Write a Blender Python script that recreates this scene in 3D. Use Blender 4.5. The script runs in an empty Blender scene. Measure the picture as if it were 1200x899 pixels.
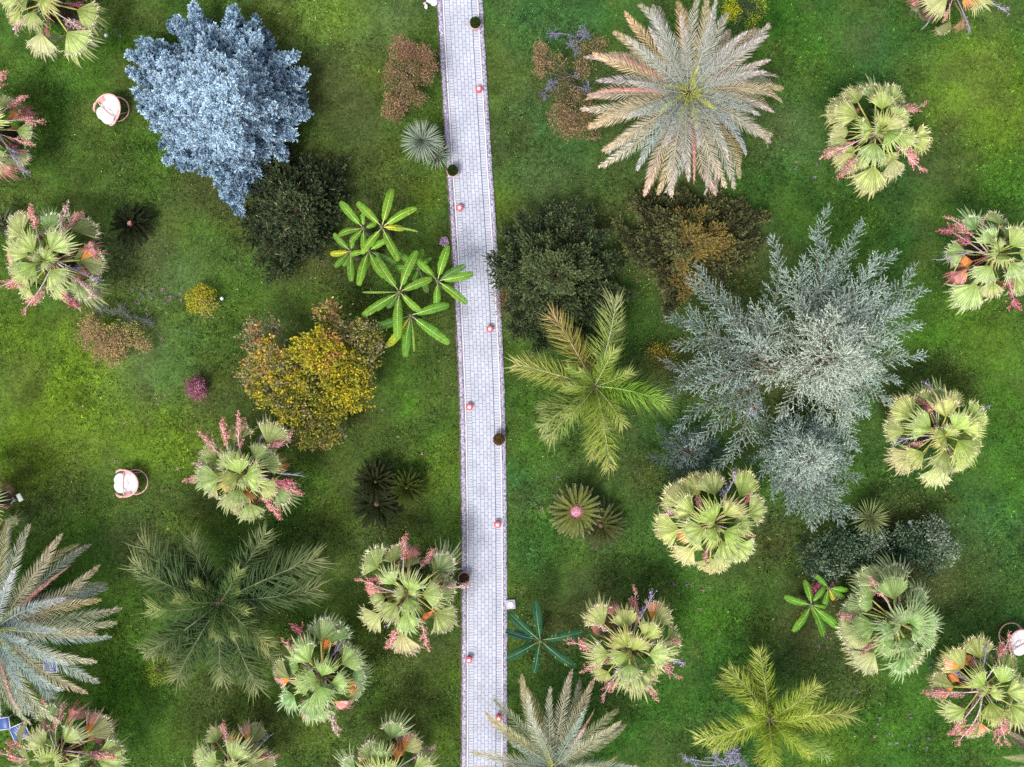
import bpy, math, random
import numpy as np
from mathutils import Vector, Matrix, Euler

# ------------------------------------------------------------------ camera, light, exposure
S = bpy.context.scene
COL = S.collection
R = math.radians
HC = 40.0                       # flying height of the camera over the lawn
K = 32.0                        # photo pixels per metre on the lawn

cam_data = bpy.data.cameras.new('camera')
cam_data.sensor_width = 36.0
cam_data.lens = 36.0 * K * HC / 1200
cam_data.clip_end = 2000.0
cam = bpy.data.objects.new('camera', cam_data)
cam.location = (0, 0, HC)
COL.objects.link(cam)
S.camera = cam

SUN_EL, SUN_AZ = 62.0, 210.0    # soft daylight through thin cloud
world = bpy.data.worlds.new('World')
S.world = world
world.use_nodes = True
wn = world.node_tree
bg = wn.nodes['Background']
sky = wn.nodes.new('ShaderNodeTexSky')
sky.sky_type = 'NISHITA'
sky.sun_disc = False
sky.sun_elevation = R(SUN_EL)
sky.sun_rotation = R(SUN_AZ)
sky.dust_density = 4.0
sky.air_density = 1.0
hs = wn.nodes.new('ShaderNodeHueSaturation')
hs.inputs['Saturation'].default_value = 0.42
wn.links.new(sky.outputs[0], hs.inputs['Color'])
wn.links.new(hs.outputs[0], bg.inputs['Color'])
bg.inputs['Strength'].default_value = 0.12

sun_data = bpy.data.lights.new('sun', 'SUN')
sun_data.energy = 1.8
sun_data.angle = R(14)
sun_data.color = (1.0, 0.95, 0.88)
sun = bpy.data.objects.new('sun', sun_data)
az = R(SUN_AZ)
sdir = Vector((math.sin(az) * math.cos(R(SUN_EL)), math.cos(az) * math.cos(R(SUN_EL)), math.sin(R(SUN_EL))))
sun.rotation_euler = sdir.to_track_quat('Z', 'Y').to_euler()
sun.location = sdir * 60
COL.objects.link(sun)

S.view_settings.view_transform = 'Standard'
S.view_settings.look = 'None'
S.view_settings.exposure = 0.85
S.view_settings.gamma = 1.0
S.view_settings.use_curve_mapping = False
S.cycles.max_bounces = 6
S.cycles.diffuse_bounces = 2
S.cycles.transparent_max_bounces = 4
S.cycles.use_denoising = False

# ------------------------------------------------------------------ helpers
rng = np.random.default_rng(11)
random.seed(11)


def W(px, py, z=0.0):
    """photo pixel at height z -> world point"""
    s = (HC - z) / (K * HC)
    return Vector(((px - 600) * s, (449.5 - py) * s, z))


def nrm(a):
    return a / np.maximum(np.linalg.norm(a, axis=-1, keepdims=True), 1e-9)


class B:
    """collects quads and tris with a tint and a material slot per face; one mesh at the end"""

    def __init__(self):
        self.v, self.q, self.t, self.qc, self.tc, self.qm, self.tm, self.n = [], [], [], [], [], [], [], 0

    def add(self, v, q=None, t=None, qc=None, tc=None, m=0):
        v = np.asarray(v, float).reshape(-1, 3)
        self.v.append(v)
        for f, c, F, C, M, w in ((q, qc, self.q, self.qc, self.qm, 4), (t, tc, self.t, self.tc, self.tm, 3)):
            if f is not None and len(f):
                f = np.asarray(f, int).reshape(-1, w) + self.n
                F.append(f)
                c = np.ones(3) if c is None else np.asarray(c, float)
                C.append(np.broadcast_to(c, (len(f), 3)) if c.ndim < 2 else c)
                M.append(np.full(len(f), m))
        self.n += len(v)

    def mesh(self, name, mats, smooth=False):
        V = np.concatenate(self.v)
        Q = np.concatenate(self.q) if self.q else np.zeros((0, 4), int)
        T = np.concatenate(self.t) if self.t else np.zeros((0, 3), int)
        C = np.concatenate([x for x in self.qc + self.tc])
        M = np.concatenate(self.qm + self.tm)
        me = bpy.data.meshes.new(name)
        nq, nt = len(Q), len(T)
        me.vertices.add(len(V))
        me.vertices.foreach_set('co', V.astype(np.float32).ravel())
        me.loops.add(nq * 4 + nt * 3)
        me.loops.foreach_set('vertex_index', np.concatenate([Q.ravel(), T.ravel()]).astype(np.int32))
        me.polygons.add(nq + nt)
        ls = np.concatenate([np.arange(nq) * 4, nq * 4 + np.arange(nt) * 3]).astype(np.int32)
        me.polygons.foreach_set('loop_start', ls)
        me.polygons.foreach_set('material_index', M.astype(np.int32))
        if smooth:
            me.polygons.foreach_set('use_smooth', np.ones(nq + nt, bool))
        a = me.attributes.new('tint', 'FLOAT_COLOR', 'FACE')
        a.data.foreach_set('color', np.concatenate([C, np.ones((len(C), 1))], 1).astype(np.float32).ravel())
        for mt in (mats if isinstance(mats, (list, tuple)) else [mats]):
            me.materials.append(mt)
        me.update(calc_edges=True)
        me.validate()
        return me

    def obj(self, name, mats, parent=None, smooth=False):
        return link(name, self.mesh(name, mats, smooth), parent)


def link(name, me, parent=None):
    o = bpy.data.objects.new(name, me)
    COL.objects.link(o)
    if parent is not None:
        o.parent = parent
    return o


def tag(o, label, cat, group=None):
    o['label'] = label
    o['category'] = cat
    if group:
        o['group'] = group
    return o


def thing(name, loc, label, cat, group=None):
    o = bpy.data.objects.new(name, None)
    o.empty_display_size = 0.2
    o.location = loc
    COL.objects.link(o)
    return tag(o, label, cat, group)


def structure(o, kind='structure'):
    o['kind'] = kind
    return o


def basis_side(d, up=None, jitter=0.0):
    n = len(d)
    ref = np.tile(np.array([0, 0, 1.0]), (n, 1)) if up is None else up
    ref = ref + rng.normal(0, 1, (n, 3)) * jitter
    s = np.cross(d, ref)
    bad = np.linalg.norm(s, axis=1) < 1e-3
    s[bad] = np.cross(d[bad], np.array([1.0, 0.2, 0]))
    return nrm(s)


def blades(b, base, d, ln, wd, col, jitter=0.4, mid=0.45, m=0):
    """thin diamond leaves / needles"""
    n = len(base)
    ln = np.broadcast_to(ln, n)[:, None]
    wd = np.broadcast_to(wd, n)[:, None]
    s = basis_side(d, jitter=jitter)
    v = np.stack([base, base + d * ln * mid + s * wd / 2, base + d * ln, base + d * ln * mid - s * wd / 2], 1)
    b.add(v.reshape(-1, 3), q=np.arange(n * 4).reshape(-1, 4), qc=col, m=m)


def tube(b, pts, rad, n=6, col=(1, 1, 1), m=0, cap=True):
    pts = np.asarray(pts, float)
    k = len(pts)
    rad = np.broadcast_to(rad, k)
    tan = nrm(np.gradient(pts, axis=0))
    ref = np.array([0, 0, 1.0]) if abs(tan[0][2]) < 0.9 else np.array([1.0, 0, 0])
    vs = []
    for i in range(k):
        a = np.cross(tan[i], ref)
        a /= max(np.linalg.norm(a), 1e-6)
        c = np.cross(a, tan[i])
        th = np.arange(n) / n * 2 * math.pi
        vs.append(pts[i] + rad[i] * (np.cos(th)[:, None] * a + np.sin(th)[:, None] * c))
    v = np.concatenate(vs)
    q = [(i * n + j, i * n + (j + 1) % n, (i + 1) * n + (j + 1) % n, (i + 1) * n + j) for i in range(k - 1) for j in range(n)]
    t = []
    if cap:
        v = np.concatenate([v, pts[:1], pts[-1:]])
        t = [(j, k * n, (j + 1) % n) for j in range(n)] + [((k - 1) * n + j, (k - 1) * n + (j + 1) % n, k * n + 1) for j in range(n)]
    b.add(v, q=q, t=t, qc=col, tc=col, m=m)


def lathe(b, prof, n=24, c=(0, 0, 0), col=(1, 1, 1), m=0, wob=0.0):
    prof = np.asarray(prof, float)
    k = len(prof)
    th = np.arange(n) / n * 2 * math.pi
    w = 1 + wob * rng.normal(0, 1, (k, n))
    v = np.stack([prof[:, :1] * np.cos(th) * w, prof[:, :1] * np.sin(th) * w, np.repeat(prof[:, 1:], n, 1)], -1).reshape(-1, 3) + np.array(c)
    q = [(i * n + j, i * n + (j + 1) % n, (i + 1) * n + (j + 1) % n, (i + 1) * n + j) for i in range(k - 1) for j in range(n)]
    b.add(v, q=q, qc=col, m=m)


def box(b, lo, hi, col=(1, 1, 1), m=0, mat=None, bev=0.0):
    lo, hi = np.array(lo, float), np.array(hi, float)
    if bev:
        x0, y0, z0 = lo
        x1, y1, z1 = hi
        ring = lambda i, z: [(x0 + i, y0 + bev, z), (x0 + bev, y0 + i, z), (x1 - bev, y0 + i, z), (x1 - i, y0 + bev, z),
                             (x1 - i, y1 - bev, z), (x1 - bev, y1 - i, z), (x0 + bev, y1 - i, z), (x0 + i, y1 - bev, z)]
        inn = lambda z: [(x0 + bev, y0 + 1.6 * bev, z), (x0 + 1.6 * bev, y0 + bev, z), (x1 - 1.6 * bev, y0 + bev, z), (x1 - bev, y0 + 1.6 * bev, z),
                         (x1 - bev, y1 - 1.6 * bev, z), (x1 - 1.6 * bev, y1 - bev, z), (x0 + 1.6 * bev, y1 - bev, z), (x0 + bev, y1 - 1.6 * bev, z)]
        v = np.array(ring(0, z0) + ring(0, z1 - bev) + inn(z1))
        q = [(r * 8 + j, r * 8 + (j + 1) % 8, (r + 1) * 8 + (j + 1) % 8, (r + 1) * 8 + j) for r in (0, 1) for j in range(8)]
        q += [(16, 17, 18, 19), (16, 19, 20, 23), (20, 21, 22, 23)]
    else:
        v = np.array([[x, y, z] for z in (lo[2], hi[2]) for x, y in ((lo[0], lo[1]), (hi[0], lo[1]), (hi[0], hi[1]), (lo[0], hi[1]))])
        q = [(0, 3, 2, 1), (4, 5, 6, 7), (0, 1, 5, 4), (1, 2, 6, 5), (2, 3, 7, 6), (3, 0, 4, 7)]
    if mat is not None:
        v = v @ np.array(mat.to_3x3()).T + np.array(mat.translation)
    b.add(v, q=q, qc=col, m=m)


# ------------------------------------------------------------------ materials
def new_mat(name):
    m = bpy.data.materials.new(name)
    m.use_nodes = True
    nt = m.node_tree
    return m, nt, nt.nodes['Principled BSDF'], nt.nodes['Material Output']


def noise(nt, scale, detail=4.0, rough=0.6, vec=None):
    n = nt.nodes.new('ShaderNodeTexNoise')
    n.inputs['Scale'].default_value = scale
    n.inputs['Detail'].default_value = detail
    n.inputs['Roughness'].default_value = rough
    if vec is not None:
        nt.links.new(vec, n.inputs['Vector'])
    return n


def ramp(nt, src, lo, hi, a, c):
    r = nt.nodes.new('ShaderNodeMapRange')
    r.inputs['From Min'].default_value = a
    r.inputs['From Max'].default_value = c
    r.inputs['To Min'].default_value = lo
    r.inputs['To Max'].default_value = hi
    nt.links.new(src, r.inputs['Value'])
    return r.outputs[0]


def mul(nt, a, b_, f=1.0):
    x = nt.nodes.new('ShaderNodeMix')
    x.data_type = 'RGBA'
    x.blend_type = 'MULTIPLY'
    x.inputs['Factor'].default_value = f
    nt.links.new(a, x.inputs[6])
    nt.links.new(b_, x.inputs[7])
    return x.outputs[2]


def leaf_mat(name, rough=0.5, trans=0.25, var=0.35, scale=9.0, spec=0.06):
    """tint (the leaf's own colour) x the object's colour x blotches; lets some light through"""
    m, nt, p, out = new_mat(name)
    at = nt.nodes.new('ShaderNodeAttribute')
    at.attribute_name = 'tint'
    oi = nt.nodes.new('ShaderNodeObjectInfo')
    c = mul(nt, at.outputs['Color'], oi.outputs['Color'])
    tc = nt.nodes.new('ShaderNodeTexCoord')
    n1 = noise(nt, scale, 3.0, 0.6, tc.outputs['Object'])
    c = mul(nt, c, ramp(nt, n1.outputs['Fac'], 1 - var, 1 + var, 0.3, 0.7))
    nt.links.new(c, p.inputs['Base Color'])
    p.inputs['Roughness'].default_value = rough
    p.inputs['Specular IOR Level'].default_value = spec
    tr = nt.nodes.new('ShaderNodeBsdfTranslucent')
    nt.links.new(c, tr.inputs['Color'])
    mx = nt.nodes.new('ShaderNodeMixShader')
    mx.inputs['Fac'].default_value = trans
    nt.links.new(p.outputs[0], mx.inputs[1])
    nt.links.new(tr.outputs[0], mx.inputs[2])
    nt.links.new(mx.outputs[0], out.inputs['Surface'])
    return m


def solid_mat(name, col, rough=0.6, var=0.15, scale=12.0, bump=0.0, spec=0.4, tint=False):
    m, nt, p, out = new_mat(name)
    tc = nt.nodes.new('ShaderNodeTexCoord')
    n1 = noise(nt, scale, 5.0, 0.65, tc.outputs['Object'])
    rgb = nt.nodes.new('ShaderNodeRGB')
    rgb.outputs[0].default_value = (*col, 1)
    c = rgb.outputs[0]
    if tint:
        at = nt.nodes.new('ShaderNodeAttribute')
        at.attribute_name = 'tint'
        c = mul(nt, c, at.outputs['Color'])
    c = mul(nt, c, ramp(nt, n1.outputs['Fac'], 1 - var, 1 + var, 0.3, 0.7))
    nt.links.new(c, p.inputs['Base Color'])
    p.inputs['Roughness'].default_value = rough
    p.inputs['Specular IOR Level'].default_value = spec
    if bump:
        bp = nt.nodes.new('ShaderNodeBump')
        bp.inputs['Strength'].default_value = bump
        bp.inputs['Distance'].default_value = 0.02
        nt.links.new(n1.outputs['Fac'], bp.inputs['Height'])
        nt.links.new(bp.outputs[0], p.inputs['Normal'])
    return m


M_LEAF = leaf_mat('leaf', 0.5, 0.22, 0.25)
M_FAN = leaf_mat('fan_leaf', 0.55, 0.2, 0.18, 5.0, 0.1)
M_DRY = leaf_mat('dry_leaf', 0.7, 0.25, 0.3, 14.0)
M_NEEDLE = leaf_mat('needle', 0.55, 0.15, 0.25, 3.0)
M_GRASS = leaf_mat('grass_blade', 0.6, 0.25, 0.2, 2.0)
M_WOOD = solid_mat('bark', (0.16, 0.12, 0.09), 0.85, 0.4, 20, 0.6, tint=True)
M_GREYWOOD = solid_mat('grey_twig', (0.33, 0.31, 0.35), 0.8, 0.25, 20, 0.3, tint=True)
M_BOOT = solid_mat('palm_boot', (0.13, 0.09, 0.06), 0.9, 0.5, 14, 0.8)
M_PINK = solid_mat('salmon_paint', (0.66, 0.36, 0.34), 0.38, 0.1, 18, 0.05)
M_CORAL = solid_mat('coral_cap', (0.62, 0.085, 0.115), 0.3, 0.12, 22, 0.05, tint=True)
M_WHITE = solid_mat('white_fabric', (0.78, 0.77, 0.78), 0.8, 0.05, 30, 0.15)
M_WHITEP = solid_mat('white_plastic', (0.8, 0.8, 0.82), 0.3, 0.05, 30)
M_SLAT = solid_mat('white_slat', (0.78, 0.76, 0.80), 0.5, 0.06, 30)
M_STONE = solid_mat('granite', (0.40, 0.37, 0.48), 0.8, 0.45, 60, 0.3)
M_BLUE = solid_mat('blue_vinyl', (0.03, 0.075, 0.27), 0.4, 0.15, 10, 0.1)
M_PALE = solid_mat('pale_frame', (0.55, 0.53, 0.66), 0.4, 0.1, 20)
M_SOIL = solid_mat('soil', (0.07, 0.045, 0.03), 0.95, 0.5, 40, 0.8)
M_POT = solid_mat('pink_pot', (0.60, 0.33, 0.33), 0.7, 0.18, 25, 0.2)
M_MAGENTA = solid_mat('mauve_edge', (0.24, 0.10, 0.16), 0.85, 0.5, 9, 0.3)


def ground_mat():
    m, nt, p, out = new_mat('lawn')
    at = nt.nodes.new('ShaderNodeAttribute')
    at.attribute_name = 'patch'
    tc = nt.nodes.new('ShaderNodeTexCoord')
    c = at.outputs['Color']
    n1 = noise(nt, 0.9, 6, 0.7, tc.outputs['Object'])
    c = mul(nt, c, ramp(nt, n1.outputs['Fac'], 0.78, 1.22, 0.3, 0.7))
    n2 = noise(nt, 9, 6, 0.75, tc.outputs['Object'])
    c = mul(nt, c, ramp(nt, n2.outputs['Fac'], 0.45, 1.55, 0.3, 0.7))
    n3 = noise(nt, 40, 3, 0.7, tc.outputs['Object'])
    c = mul(nt, c, ramp(nt, n3.outputs['Fac'], 0.5, 1.5, 0.3, 0.7))
    nt.links.new(c, p.inputs['Base Color'])
    p.inputs['Roughness'].default_value = 0.95
    p.inputs['Specular IOR Level'].default_value = 0.1
    bp = nt.nodes.new('ShaderNodeBump')
    bp.inputs['Strength'].default_value = 0.8
    bp.inputs['Distance'].default_value = 0.05
    nt.links.new(n2.outputs['Fac'], bp.inputs['Height'])
    nt.links.new(bp.outputs[0], p.inputs['Normal'])
    return m


def paver_mat(name, bw, bh, off, rot=False):
    m, nt, p, out = new_mat(name)
    uv = nt.nodes.new('ShaderNodeUVMap')
    vec = uv.outputs[0]
    geo = nt.nodes.new('ShaderNodeTexCoord')
    wob = noise(nt, 7.0, 2, 0.5, geo.outputs['Object'])
    wv = nt.nodes.new('ShaderNodeVectorMath')
    wv.operation = 'MULTIPLY_ADD'
    nt.links.new(wob.outputs['Color'], wv.inputs[0])
    wv.inputs[1].default_value = (0.016, 0.016, 0)
    nt.links.new(vec, wv.inputs[2])
    br = nt.nodes.new('ShaderNodeTexBrick')
    br.offset = off
    br.offset_frequency = 2
    br.squash = 1.0
    nt.links.new(wv.outputs[0], br.inputs['Vector'])
    br.inputs['Scale'].default_value = 1.0
    br.inputs['Brick Width'].default_value = bw
    br.inputs['Row Height'].default_value = bh
    br.inputs['Mortar Size'].default_value = 0.0075
    br.inputs['Mortar Smooth'].default_value = 0.25
    br.inputs['Bias'].default_value = 0.0
    br.inputs['Color1'].default_value = (0.455, 0.48, 0.565, 1)
    br.inputs['Color2'].default_value = (0.40, 0.425, 0.51, 1)
    br.inputs['Mortar'].default_value = (0.14, 0.145, 0.23, 1)
    n1 = noise(nt, 1.1, 5, 0.65, geo.outputs['Object'])
    c = mul(nt, br.outputs['Color'], ramp(nt, n1.outputs['Fac'], 0.82, 1.10, 0.3, 0.7))
    n2 = noise(nt, 30, 4, 0.7, geo.outputs['Object'])
    c = mul(nt, c, ramp(nt, n2.outputs['Fac'], 0.86, 1.12, 0.3, 0.7))
    n4 = noise(nt, 2.6, 7, 0.75, geo.outputs['Object'])
    ms = nt.nodes.new('ShaderNodeMix')
    ms.data_type = 'RGBA'
    nt.links.new(ramp(nt, n4.outputs['Fac'], 0.0, 0.55, 0.56, 0.72), ms.inputs['Factor'])
    nt.links.new(c, ms.inputs[6])
    ms.inputs[7].default_value = (0.24, 0.25, 0.24, 1)
    c = ms.outputs[2]
    n3 = noise(nt, 11, 3, 0.8, geo.outputs['Object'])
    c = mul(nt, c, ramp(nt, n3.outputs['Fac'], 1.0, 0.62, 0.66, 0.8))
    nt.links.new(c, p.inputs['Base Color'])
    p.inputs['Roughness'].default_value = 0.85
    bp = nt.nodes.new('ShaderNodeBump')
    bp.invert = True
    bp.inputs['Strength'].default_value = 0.5
    bp.inputs['Distance'].default_value = 0.01
    nt.links.new(br.outputs['Fac'], bp.inputs['Height'])
    nt.links.new(bp.outputs[0], p.inputs['Normal'])
    return m


def kerb_mat(name, base, dark, th):
    m, nt, p, out = new_mat(name)
    geo = nt.nodes.new('ShaderNodeTexCoord')
    n1 = noise(nt, 13, 5, 0.8, geo.outputs['Object'])
    cr = nt.nodes.new('ShaderNodeValToRGB')
    cr.color_ramp.elements[0].position = th - 0.07
    cr.color_ramp.elements[0].color = (*dark, 1)
    cr.color_ramp.elements[1].position = th + 0.06
    cr.color_ramp.elements[1].color = (*base, 1)
    nt.links.new(n1.outputs['Fac'], cr.inputs['Fac'])
    n2 = noise(nt, 1.5, 3, 0.6, geo.outputs['Object'])
    c = mul(nt, cr.outputs[0], ramp(nt, n2.outputs['Fac'], 0.75, 1.2, 0.3, 0.7))
    nt.links.new(c, p.inputs['Base Color'])
    p.inputs['Roughness'].default_value = 0.85
    bp = nt.nodes.new('ShaderNodeBump')
    bp.inputs['Strength'].default_value = 0.5
    bp.inputs['Distance'].default_value = 0.02
    nt.links.new(n1.outputs['Fac'], bp.inputs['Height'])
    nt.links.new(bp.outputs[0], p.inputs['Normal'])
    return m


# ------------------------------------------------------------------ the lawn
PATH_L = np.array([(-300, 500), (0, 513), (50, 515.5), (100, 518.5), (150, 521.5), (200, 524.5), (250, 528), (300, 531), (350, 534), (400, 536.5), (450, 538.5),
                   (500, 540), (600, 541.5), (700, 542), (800, 542), (899, 541.5), (1200, 540)], float)   # photo y, left edge x
PATH_W = 52.5                                                       # photo px, kerb to kerb


def path_left(py):
    return np.interp(py, PATH_L[:, 0], PATH_L[:, 1])


# the lawn's own colour: lush, yellowish, bluish and worn patches
LUSH, LIME, TEAL, WORN, DEEP, GREY = ((0.048, 0.128, 0.012), (0.115, 0.190, 0.014), (0.036, 0.100, 0.030),
                                      (0.054, 0.060, 0.022), (0.020, 0.080, 0.007), (0.080, 0.112, 0.045))
PATCHES = [
    (60, 490, 75, LIME, .9), (30, 560, 50, LIME, .6), (110, 420, 55, LIME, .8), (180, 505, 60, LIME, .7), (20, 400, 40, LIME, .5), (230, 520, 30, LIME, .5),
    (75, 190, 45, LUSH, .8), (130, 60, 60, LUSH, .6), (370, 40, 75, GREY, .6), (390, 20, 40, LIME, .5), (180, 215, 50, LUSH, .7), (150, 290, 40, GREY, .6),
    (495, 228, 20, LIME, .9), (440, 85, 22, LIME, .5), (470, 20, 40, GREY, .5), (420, 130, 50, WORN, .6), (450, 210, 50, WORN, .6), (330, 30, 30, LIME, .4),
    (620, 30, 55, TEAL, .9), (620, 140, 60, TEAL, .6), (590, 90, 25, LIME, .3), (680, 20, 40, TEAL, .6), (640, 220, 60, GREY, .5), (590, 240, 25, LIME, .5),
    (1150, 90, 60, LIME, .8), (1170, 150, 50, LIME, .7), (1100, 130, 30, LIME, .5), (1010, 60, 40, TEAL, .8), (995, 75, 25, DEEP, .7), (940, 60, 50, LUSH, .6),
    (920, 160, 40, GREY, .6), (1110, 200, 50, WORN, .5), (1150, 400, 60, LIME, .45), (1180, 210, 40, LUSH, .8), (1090, 400, 40, LUSH, .9), (1180, 470, 40, LUSH, .8),
    (1170, 620, 60, TEAL, .7), (1190, 560, 40, LUSH, .7), (1120, 680, 60, WORN, .6), (980, 760, 70, WORN, .5), (1050, 840, 70, LUSH, .6), (960, 880, 40, LIME, .5),
    (200, 330, 60, GREY, .5), (170, 430, 45, GREY, .8), (200, 440, 30, TEAL, .5), (270, 460, 50, WORN, .4), (470, 470, 45, LUSH, .8), (480, 380, 40, LIME, .25),
    (510, 560, 35, LIME, .35), (440, 540, 40, LUSH, .6), (420, 640, 50, WORN, .4), (100, 640, 60, LUSH, .6), (60, 600, 40, GREY, .5), (160, 640, 40, GREY, .5),
    (150, 830, 60, DEEP, .5), (180, 770, 50, LUSH, .6), (250, 830, 50, WORN, .5), (480, 840, 50, WORN, .5), (450, 720, 60, WORN, .5), (500, 620, 30, LUSH, .6),
    (610, 570, 35, TEAL, .8), (620, 520, 40, LUSH, .7), (650, 640, 35, DEEP, .5), (700, 690, 60, WORN, .6), (830, 730, 60, LUSH, .6), (780, 830, 70, DEEP, .5),
    (620, 650, 30, TEAL, .4), (680, 530, 50, WORN, .4), (745, 370, 35, DEEP, .8), (760, 560, 40, WORN, .7), (880, 700, 40, LUSH, .5), (900, 640, 40, WORN, .7),
    (340, 260, 70, WORN, .8), (440, 280, 35, WORN, .7), (400, 300, 40, WORN, .6), (650, 320, 90, WORN, .8), (810, 290, 80, WORN, .9), (900, 430, 100, WORN, .9),
    (255, 200, 60, WORN, .6), (390, 200, 30, WORN, .6), (370, 450, 70, WORN, .7), (1040, 640, 60, WORN, .9), (640, 745, 40, WORN, .6), (955, 715, 50, WORN, .7),
    (710, 260, 35, WORN, .5), (680, 100, 45, WORN, .4), (880, 200, 50, DEEP, .4), (900, 20, 40, DEEP, .6), (560, 130, 20, WORN, 0), (470, 600, 50, WORN, .4),
]


_VG = np.random.default_rng(77).random((257, 257))


def vnoise(x, y, s, o=0):
    u, v = x * s + 31.7 * o + 100, y * s + 17.3 * o + 100
    i, j = np.floor(u).astype(int), np.floor(v).astype(int)
    f, g = u - i, v - j
    f, g = f * f * (3 - 2 * f), g * g * (3 - 2 * g)
    i, j, i1, j1 = i % 256, j % 256, (i + 1) % 256, (j + 1) % 256
    return (_VG[i, j] * (1 - f) + _VG[i1, j] * f) * (1 - g) + (_VG[i, j1] * (1 - f) + _VG[i1, j1] * f) * g


def fbm(x, y, s, o=0, n=4):
    return sum(vnoise(x, y, s * 2.1 ** k, o + k) * .55 ** k for k in range(n)) / sum(.55 ** k for k in range(n))


def lawn_tint(x, y):
    px = 600 + x * K
    py = 449.5 - y * K
    base = np.tile(np.array([0.047, 0.096, 0.015]), (len(x), 1))
    # gentle wandering of colour everywhere, also outside the frame
    f = np.sin(x * .55 + 1.3 * np.sin(y * .37)) * np.sin(y * .62 + 1.1 * np.sin(x * .41 + 2)) * .5 + .5
    g = np.sin(x * 1.3 + 2 * np.sin(y * .9 + 1)) * np.sin(y * 1.5 + 1.7 * np.sin(x * 1.1)) * .5 + .5
    base = base * (0.82 + .3 * f[:, None]) + np.array([0.018, 0.012, 0.0]) * (g[:, None] - .4)
    e = np.clip((px - 560) / 120, 0, 1)[:, None]              # a cooler, deeper turf east of the path
    base = base * (1 - e) + base * np.array([.78, .98, 1.15]) * e
    for cx, cy, r, c, w in PATCHES:
        wob = 1 + .3 * np.sin(px / r * 2.1 + cy) * np.sin(py / r * 2.3 + cx)
        k = w * np.exp(-((px - cx) ** 2 + (py - cy) ** 2) / (r * r) * wob * 1.1)[:, None]
        base = base * (1 - k) + np.array(c) * k
    # thin, mossy and thatchy places with ragged edges, then blade-scale unevenness
    th = np.clip((fbm(x, y, .45, 3, 5) - .50) * 5.5, 0, 1)[:, None] * .42
    base = base * (1 - th) + np.array([0.060, 0.066, 0.024]) * th
    br = np.clip((fbm(x, y, .75, 9, 5) - .56) * 6, 0, 1)[:, None] * .36
    base = base * (1 - br) + base * np.array([1.45, 1.6, .9]) * br
    dk = np.clip((fbm(x, y, 1.1, 15, 4) - .55) * 5, 0, 1)[:, None]
    base = base * (1 - .25 * dk)
    base = base * (.74 + .52 * fbm(x, y, 3.2, 21, 3))[:, None]
    return np.clip(base, 0.004, 1)


def axis(lim, step, far):
    a = np.arange(-lim, lim + 1e-6, step)
    e = np.array([lim + 3, lim + 8, lim + 20, lim + 60, lim + 160, far])
    return np.concatenate([-e[::-1], a, e])


ax, ay = axis(24, .125, 400), axis(18, .125, 400)
GX, GY = np.meshgrid(ax, ay)
gx, gy = GX.ravel(), GY.ravel()
pyy = 449.5 - gy * K
pl = (path_left(pyy) - 600) / K
onpath = (gx > pl - .1) & (gx < pl + PATH_W / K + .1)
bumps = .035 * (np.sin(gx * 1.1 + .5 * gy) * np.sin(gy * .9 - .3 * gx)) + rng.normal(0, .008, len(gx))
gz = np.where((gx > pl - .6) & (gx < pl + PATH_W / K + .6), 0, bumps)
nx, ny = len(ax), len(ay)
ii = np.arange(nx * ny).reshape(ny, nx)
quads = np.stack([ii[:-1, :-1], ii[:-1, 1:], ii[1:, 1:], ii[1:, :-1]], -1).reshape(-1, 4)
bb = B()
bb.add(np.stack([gx, gy, gz], 1), q=quads)
lawn = bb.obj('lawn', ground_mat(), smooth=True)
pa = lawn.data.attributes.new('patch', 'FLOAT_COLOR', 'POINT')
pa.data.foreach_set('color', np.concatenate([lawn_tint(gx, gy), np.ones((len(gx), 1))], 1).astype(np.float32).ravel())
structure(lawn)

# grass blades: nobody could count them
NG = 190000
x = rng.uniform(-20.5, 20.5, NG)
y = rng.uniform(-15.5, 15.5, NG)
pl = (path_left(449.5 - y * K) - 600) / K
edge = rng.normal(0, .055, NG)
keep = (x < pl - .03 + edge) | (x > pl + PATH_W / K + .03 + edge)
x, y = x[keep], y[keep]
tint = lawn_tint(x, y)
bald = (tint[:, 0] > tint[:, 1] * .8)
keep = ~bald | (rng.random(len(x)) < .55)
x, y, tint = x[keep], y[keep], tint[keep]
n = len(x)
tint = tint * rng.lognormal(.18, .62, (n, 1)) * np.stack([rng.normal(1, .16, n), np.ones(n), rng.normal(1, .15, n)], 1)
bb = B()
for k in range(3):
    a = rng.uniform(0, 2 * math.pi, n)
    el = rng.uniform(.25, 1.15, n)
    d = np.stack([np.cos(a) * np.cos(el), np.sin(a) * np.cos(el), np.sin(el)], 1)
    base = np.stack([x, y, np.full(n, -.02)], 1) + rng.normal(0, .02, (n, 3)) * np.array([1, 1, 0])
    blades(bb, base, d, rng.uniform(.06, .14, n), rng.uniform(.012, .028, n), np.clip(tint * rng.normal(1, .1, (n, 1)), .002, 1))
# clover and weeds that stand out in lighter specks
nw = 9000
cxs = rng.uniform(-20, 20, 260)
cys = rng.uniform(-15, 15, 260)
k = rng.integers(0, 260, nw)
x = cxs[k] + rng.normal(0, .45, nw)
y = cys[k] + rng.normal(0, .45, nw)
pl = (path_left(449.5 - y * K) - 600) / K
keep = (x < pl - .05) | (x > pl + PATH_W / K + .05)
x, y = x[keep], y[keep]
n = len(x)
a = rng.uniform(0, 2 * math.pi, n)
d = np.stack([np.cos(a) * .9, np.sin(a) * .9, rng.uniform(.1, .5, n)], 1)
blades(bb, np.stack([x, y, rng.uniform(.03, .08, n)], 1), nrm(d), rng.uniform(.04, .08, n), rng.uniform(.03, .05, n),
       np.array([.10, .22, .03]) * rng.lognormal(0, .3, (n, 1)))
grass = bb.obj('grass', M_GRASS)
structure(grass, 'stuff')

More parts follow.
